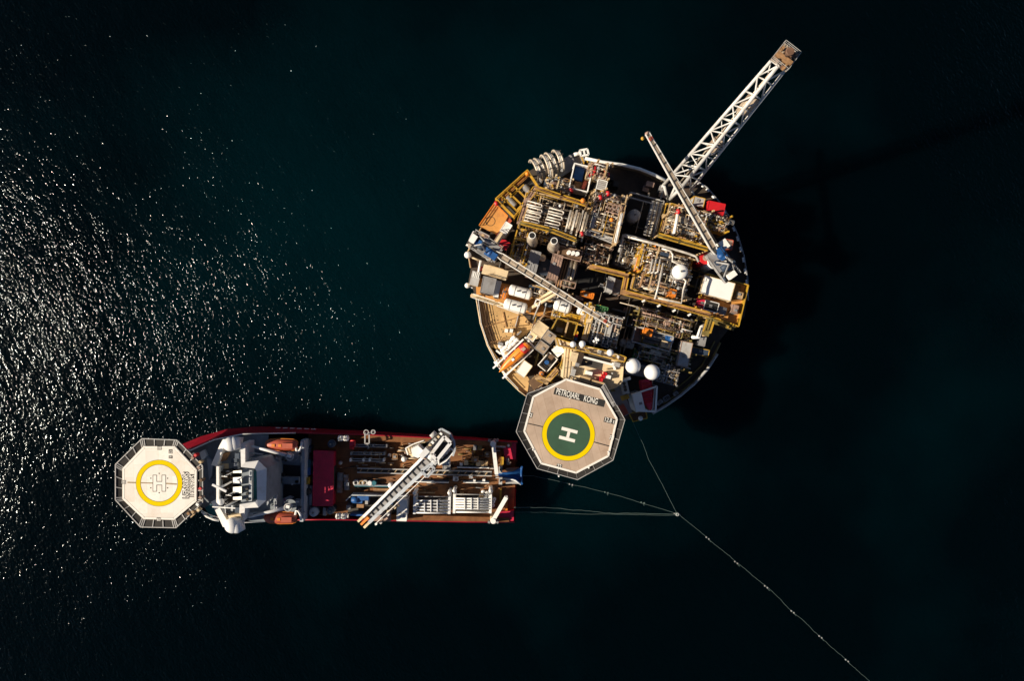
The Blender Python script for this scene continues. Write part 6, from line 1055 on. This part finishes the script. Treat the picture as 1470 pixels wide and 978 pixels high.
for k in range(40): px, py = rn.uniform(655, 724), rn.uniform(642, 668); L_ = rn.uniform(3, 12); al = rn.random() < .5; part(t, 'pipe', MB().pt([(px, py, 5.3), (px, py, rn.uniform(5.8, 7)), (px + (L_ if al else 0), py + (0 if al else L_ * .5), rn.uniform(5.8, 7)), (px + (L_ if al else 0), py + (0 if al else L_ * .5), 5.3)], rn.uniform(.08, .2), 6), rn.choice(['dark', 'brown', 'grey', 'olive', 'yellow', 'wood', 'pipe_brown']))
t = thing('deck_pipework', 'tangle of pipes and stanchions along the shaded north rail', 'pipework', P(570, 640, ZM))
for k in range(44): px, py = rn.uniform(505, 600), rn.uniform(636, 668); L_ = rn.uniform(3, 14); al = rn.random() < .6; part(t, 'pipe', MB().pt([(px, py, 5.3), (px, py, rn.uniform(5.8, 7.5)), (px + (L_ if al else 0), py + (0 if al else L_ * .5), rn.uniform(5.8, 7.5)), (px + (L_ if al else 0), py + (0 if al else L_ * .5), 5.3)], rn.uniform(.06, .18), 6), rn.choice(['dark', 'lgrey', 'grey', 'beige', 'pipe_white', 'wood', 'cream']))
t = thing('deck_pipework', 'low machinery in the narrow gap between superstructure and red garage', 'pipework', P(443, 690, ZM))
for k in range(30): px, py = rn.uniform(438, 448), rn.uniform(640, 735); part(t, 'machine', MB().box(px, py, rn.uniform(2, 6), rn.uniform(2, 6), ZM, rn.uniform(6, 8), SR), rn.choice(['dark', 'ship_grey', 'ship_lgrey', 'navy', 'grey', 'black']))
t = thing('deck_pipework', 'loose pipes, hoses and small gear lying on the brown deck around the skid track', 'deck gear', P(600, 690, ZM))
for k in range(70): px, py = rn.uniform(484, 725), rn.choice((rn.uniform(667, 674), rn.uniform(684, 704), rn.uniform(684, 704))); L_ = rn.uniform(2, 16); part(t, 'pipe', MB().pt([(px, py, ZM + .15), (px + L_ * .5, py + rn.uniform(-.6, .6), ZM + .2), (px + L_, py + rn.uniform(-.4, 1), ZM + .15)], rn.uniform(.06, .18), 6), rn.choice(['dark', 'brown', 'black', 'grey', 'beige', 'wood', 'lgrey', 'pipe_brown', 'dark']))
t = thing('lashing_strip', 'lashing points scattered over the sunlit brown ship deck', 'deck fittings', P(650, 700, ZM))
for k in range(98): px, py = rn.uniform(596, 735), rn.uniform(662, 708); part(t, 'fitting', MB().box(px, py, rn.uniform(.5, 2.5), rn.uniform(.4, 1), ZM + .01, ZM + .15 + rn.random() * .4, SR + rn.choice((0, 0, 30))), rn.choice(['brown', 'dark', 'brown', 'beige', 'wood']))
# ---------------------------------------------------------------- mooring and towing lines on the water
def sag(pts, n=14, bow=0):
    out = []
    for a, b in zip(pts, pts[1:]):
        for k in range(n): out.append(a.lerp(b, k / n))
    out.append(pts[-1]); L = len(out); rn = random.Random(int(abs(pts[0].x) * 10)); d = (pts[-1] - pts[0]).normalized(); sd = Vector((-d.y, d.x, 0)); w = 0; r = []
    for i, p in enumerate(out): f = math.sin(PI * i / (L - 1)); w = w * .8 + rn.uniform(-.12, .12); r.append(p + sd * (w * f + bow * f))
    return r
for lab, pts, r, bow in (('pale mooring line from the platform corner down to the junction buoy', [P(909, 607, 14), P(932, 660, 6), P(972, 738, .15)], .05, 0), ('thin floating hose with small floats from the ship stern to the junction buoy', [P(748, 683, 6), P(764, 684, .15), P(870, 707, .15), P(972, 738, .15)], .06, 0), ('upper of two taut lines from the south stern to the junction buoy', [P(738, 729, 6.5), P(800, 730, 2.5), P(880, 737, .2), P(972, 739, .15)], .085, 0), ('lower of two taut lines from the south stern to the junction buoy', [P(738, 736, 6), P(800, 737, .4), P(972, 740.5, .15)], .055, 0), ('long floating line with paired floats running to the lower right corner', [P(973, 738, .15), P(1016, 773, .15), P(1057, 808, .15), P(1100, 843, .15), P(1138, 879, .15), P(1178, 915, .15), P(1216, 949, .15), P(1250, 980, .15), P(1330, 1060, .15)], .05, 0)):
    solo('mooring_line', lab, 'line', MB().tube(sag(pts), r, 6), 'rope')
t = thing('junction_buoy', 'small teal grey buoy where all the lines meet', 'buoy', P(972, 738.5, 0)); c = P(972, 738.5, .3); part(t, 'body', MB().sph(c, .6, 12, 8), 'rope'); part(t, 'ring', MB().ring(c + V3(.5), (0, 0, 1), .35, .12, 14, 6), 'lgrey'); part(t, 'shackle', MB().beam(c + Vector((-.9, .2, 0)), c + Vector((.9, -.2, 0)), .3), 'grey')
GF = 'paired floats on the long line to the lower right'
for k, (px, py) in enumerate(((1016, 773), (1057, 808), (1100, 843), (1138, 879), (1178, 915), (1216, 949))):
    c = P(px, py, .2); t = thing('line_float', 'float pair on the lower right line, %s counted from the junction buoy' % ('first', 'second', 'third', 'fourth', 'fifth', 'sixth')[k], 'float', c - V3(.3), GF)
    for s_ in (-1, 1): part(t, 'ball', MB().sph(c + Vector((.35 * s_, -.25 * s_, 0)), .25, 10, 7), 'grey')
    part(t, 'tether', MB().beam(c, c + Vector((.9, -1.1, 0)), .12), 'rope')
for k, (px, py) in enumerate(((820, 696), (871, 707.5), (923, 722))):
    c = P(px, py, .2); t = thing('line_float', 'float pair on the hose from the ship stern, %s counted from the ship' % ('first', 'second', 'third')[k], 'float', c - V3(.3), 'paired floats on the hose from the stern')
    for s_ in (-1, 1): part(t, 'ball', MB().sph(c + Vector((.42 * s_, -.1 * s_, 0)), .25, 10, 7), 'rope' if k else 'grey')
    part(t, 'tether', MB().beam(c, c + Vector((.3, -.8, 0)), .1), 'rope')
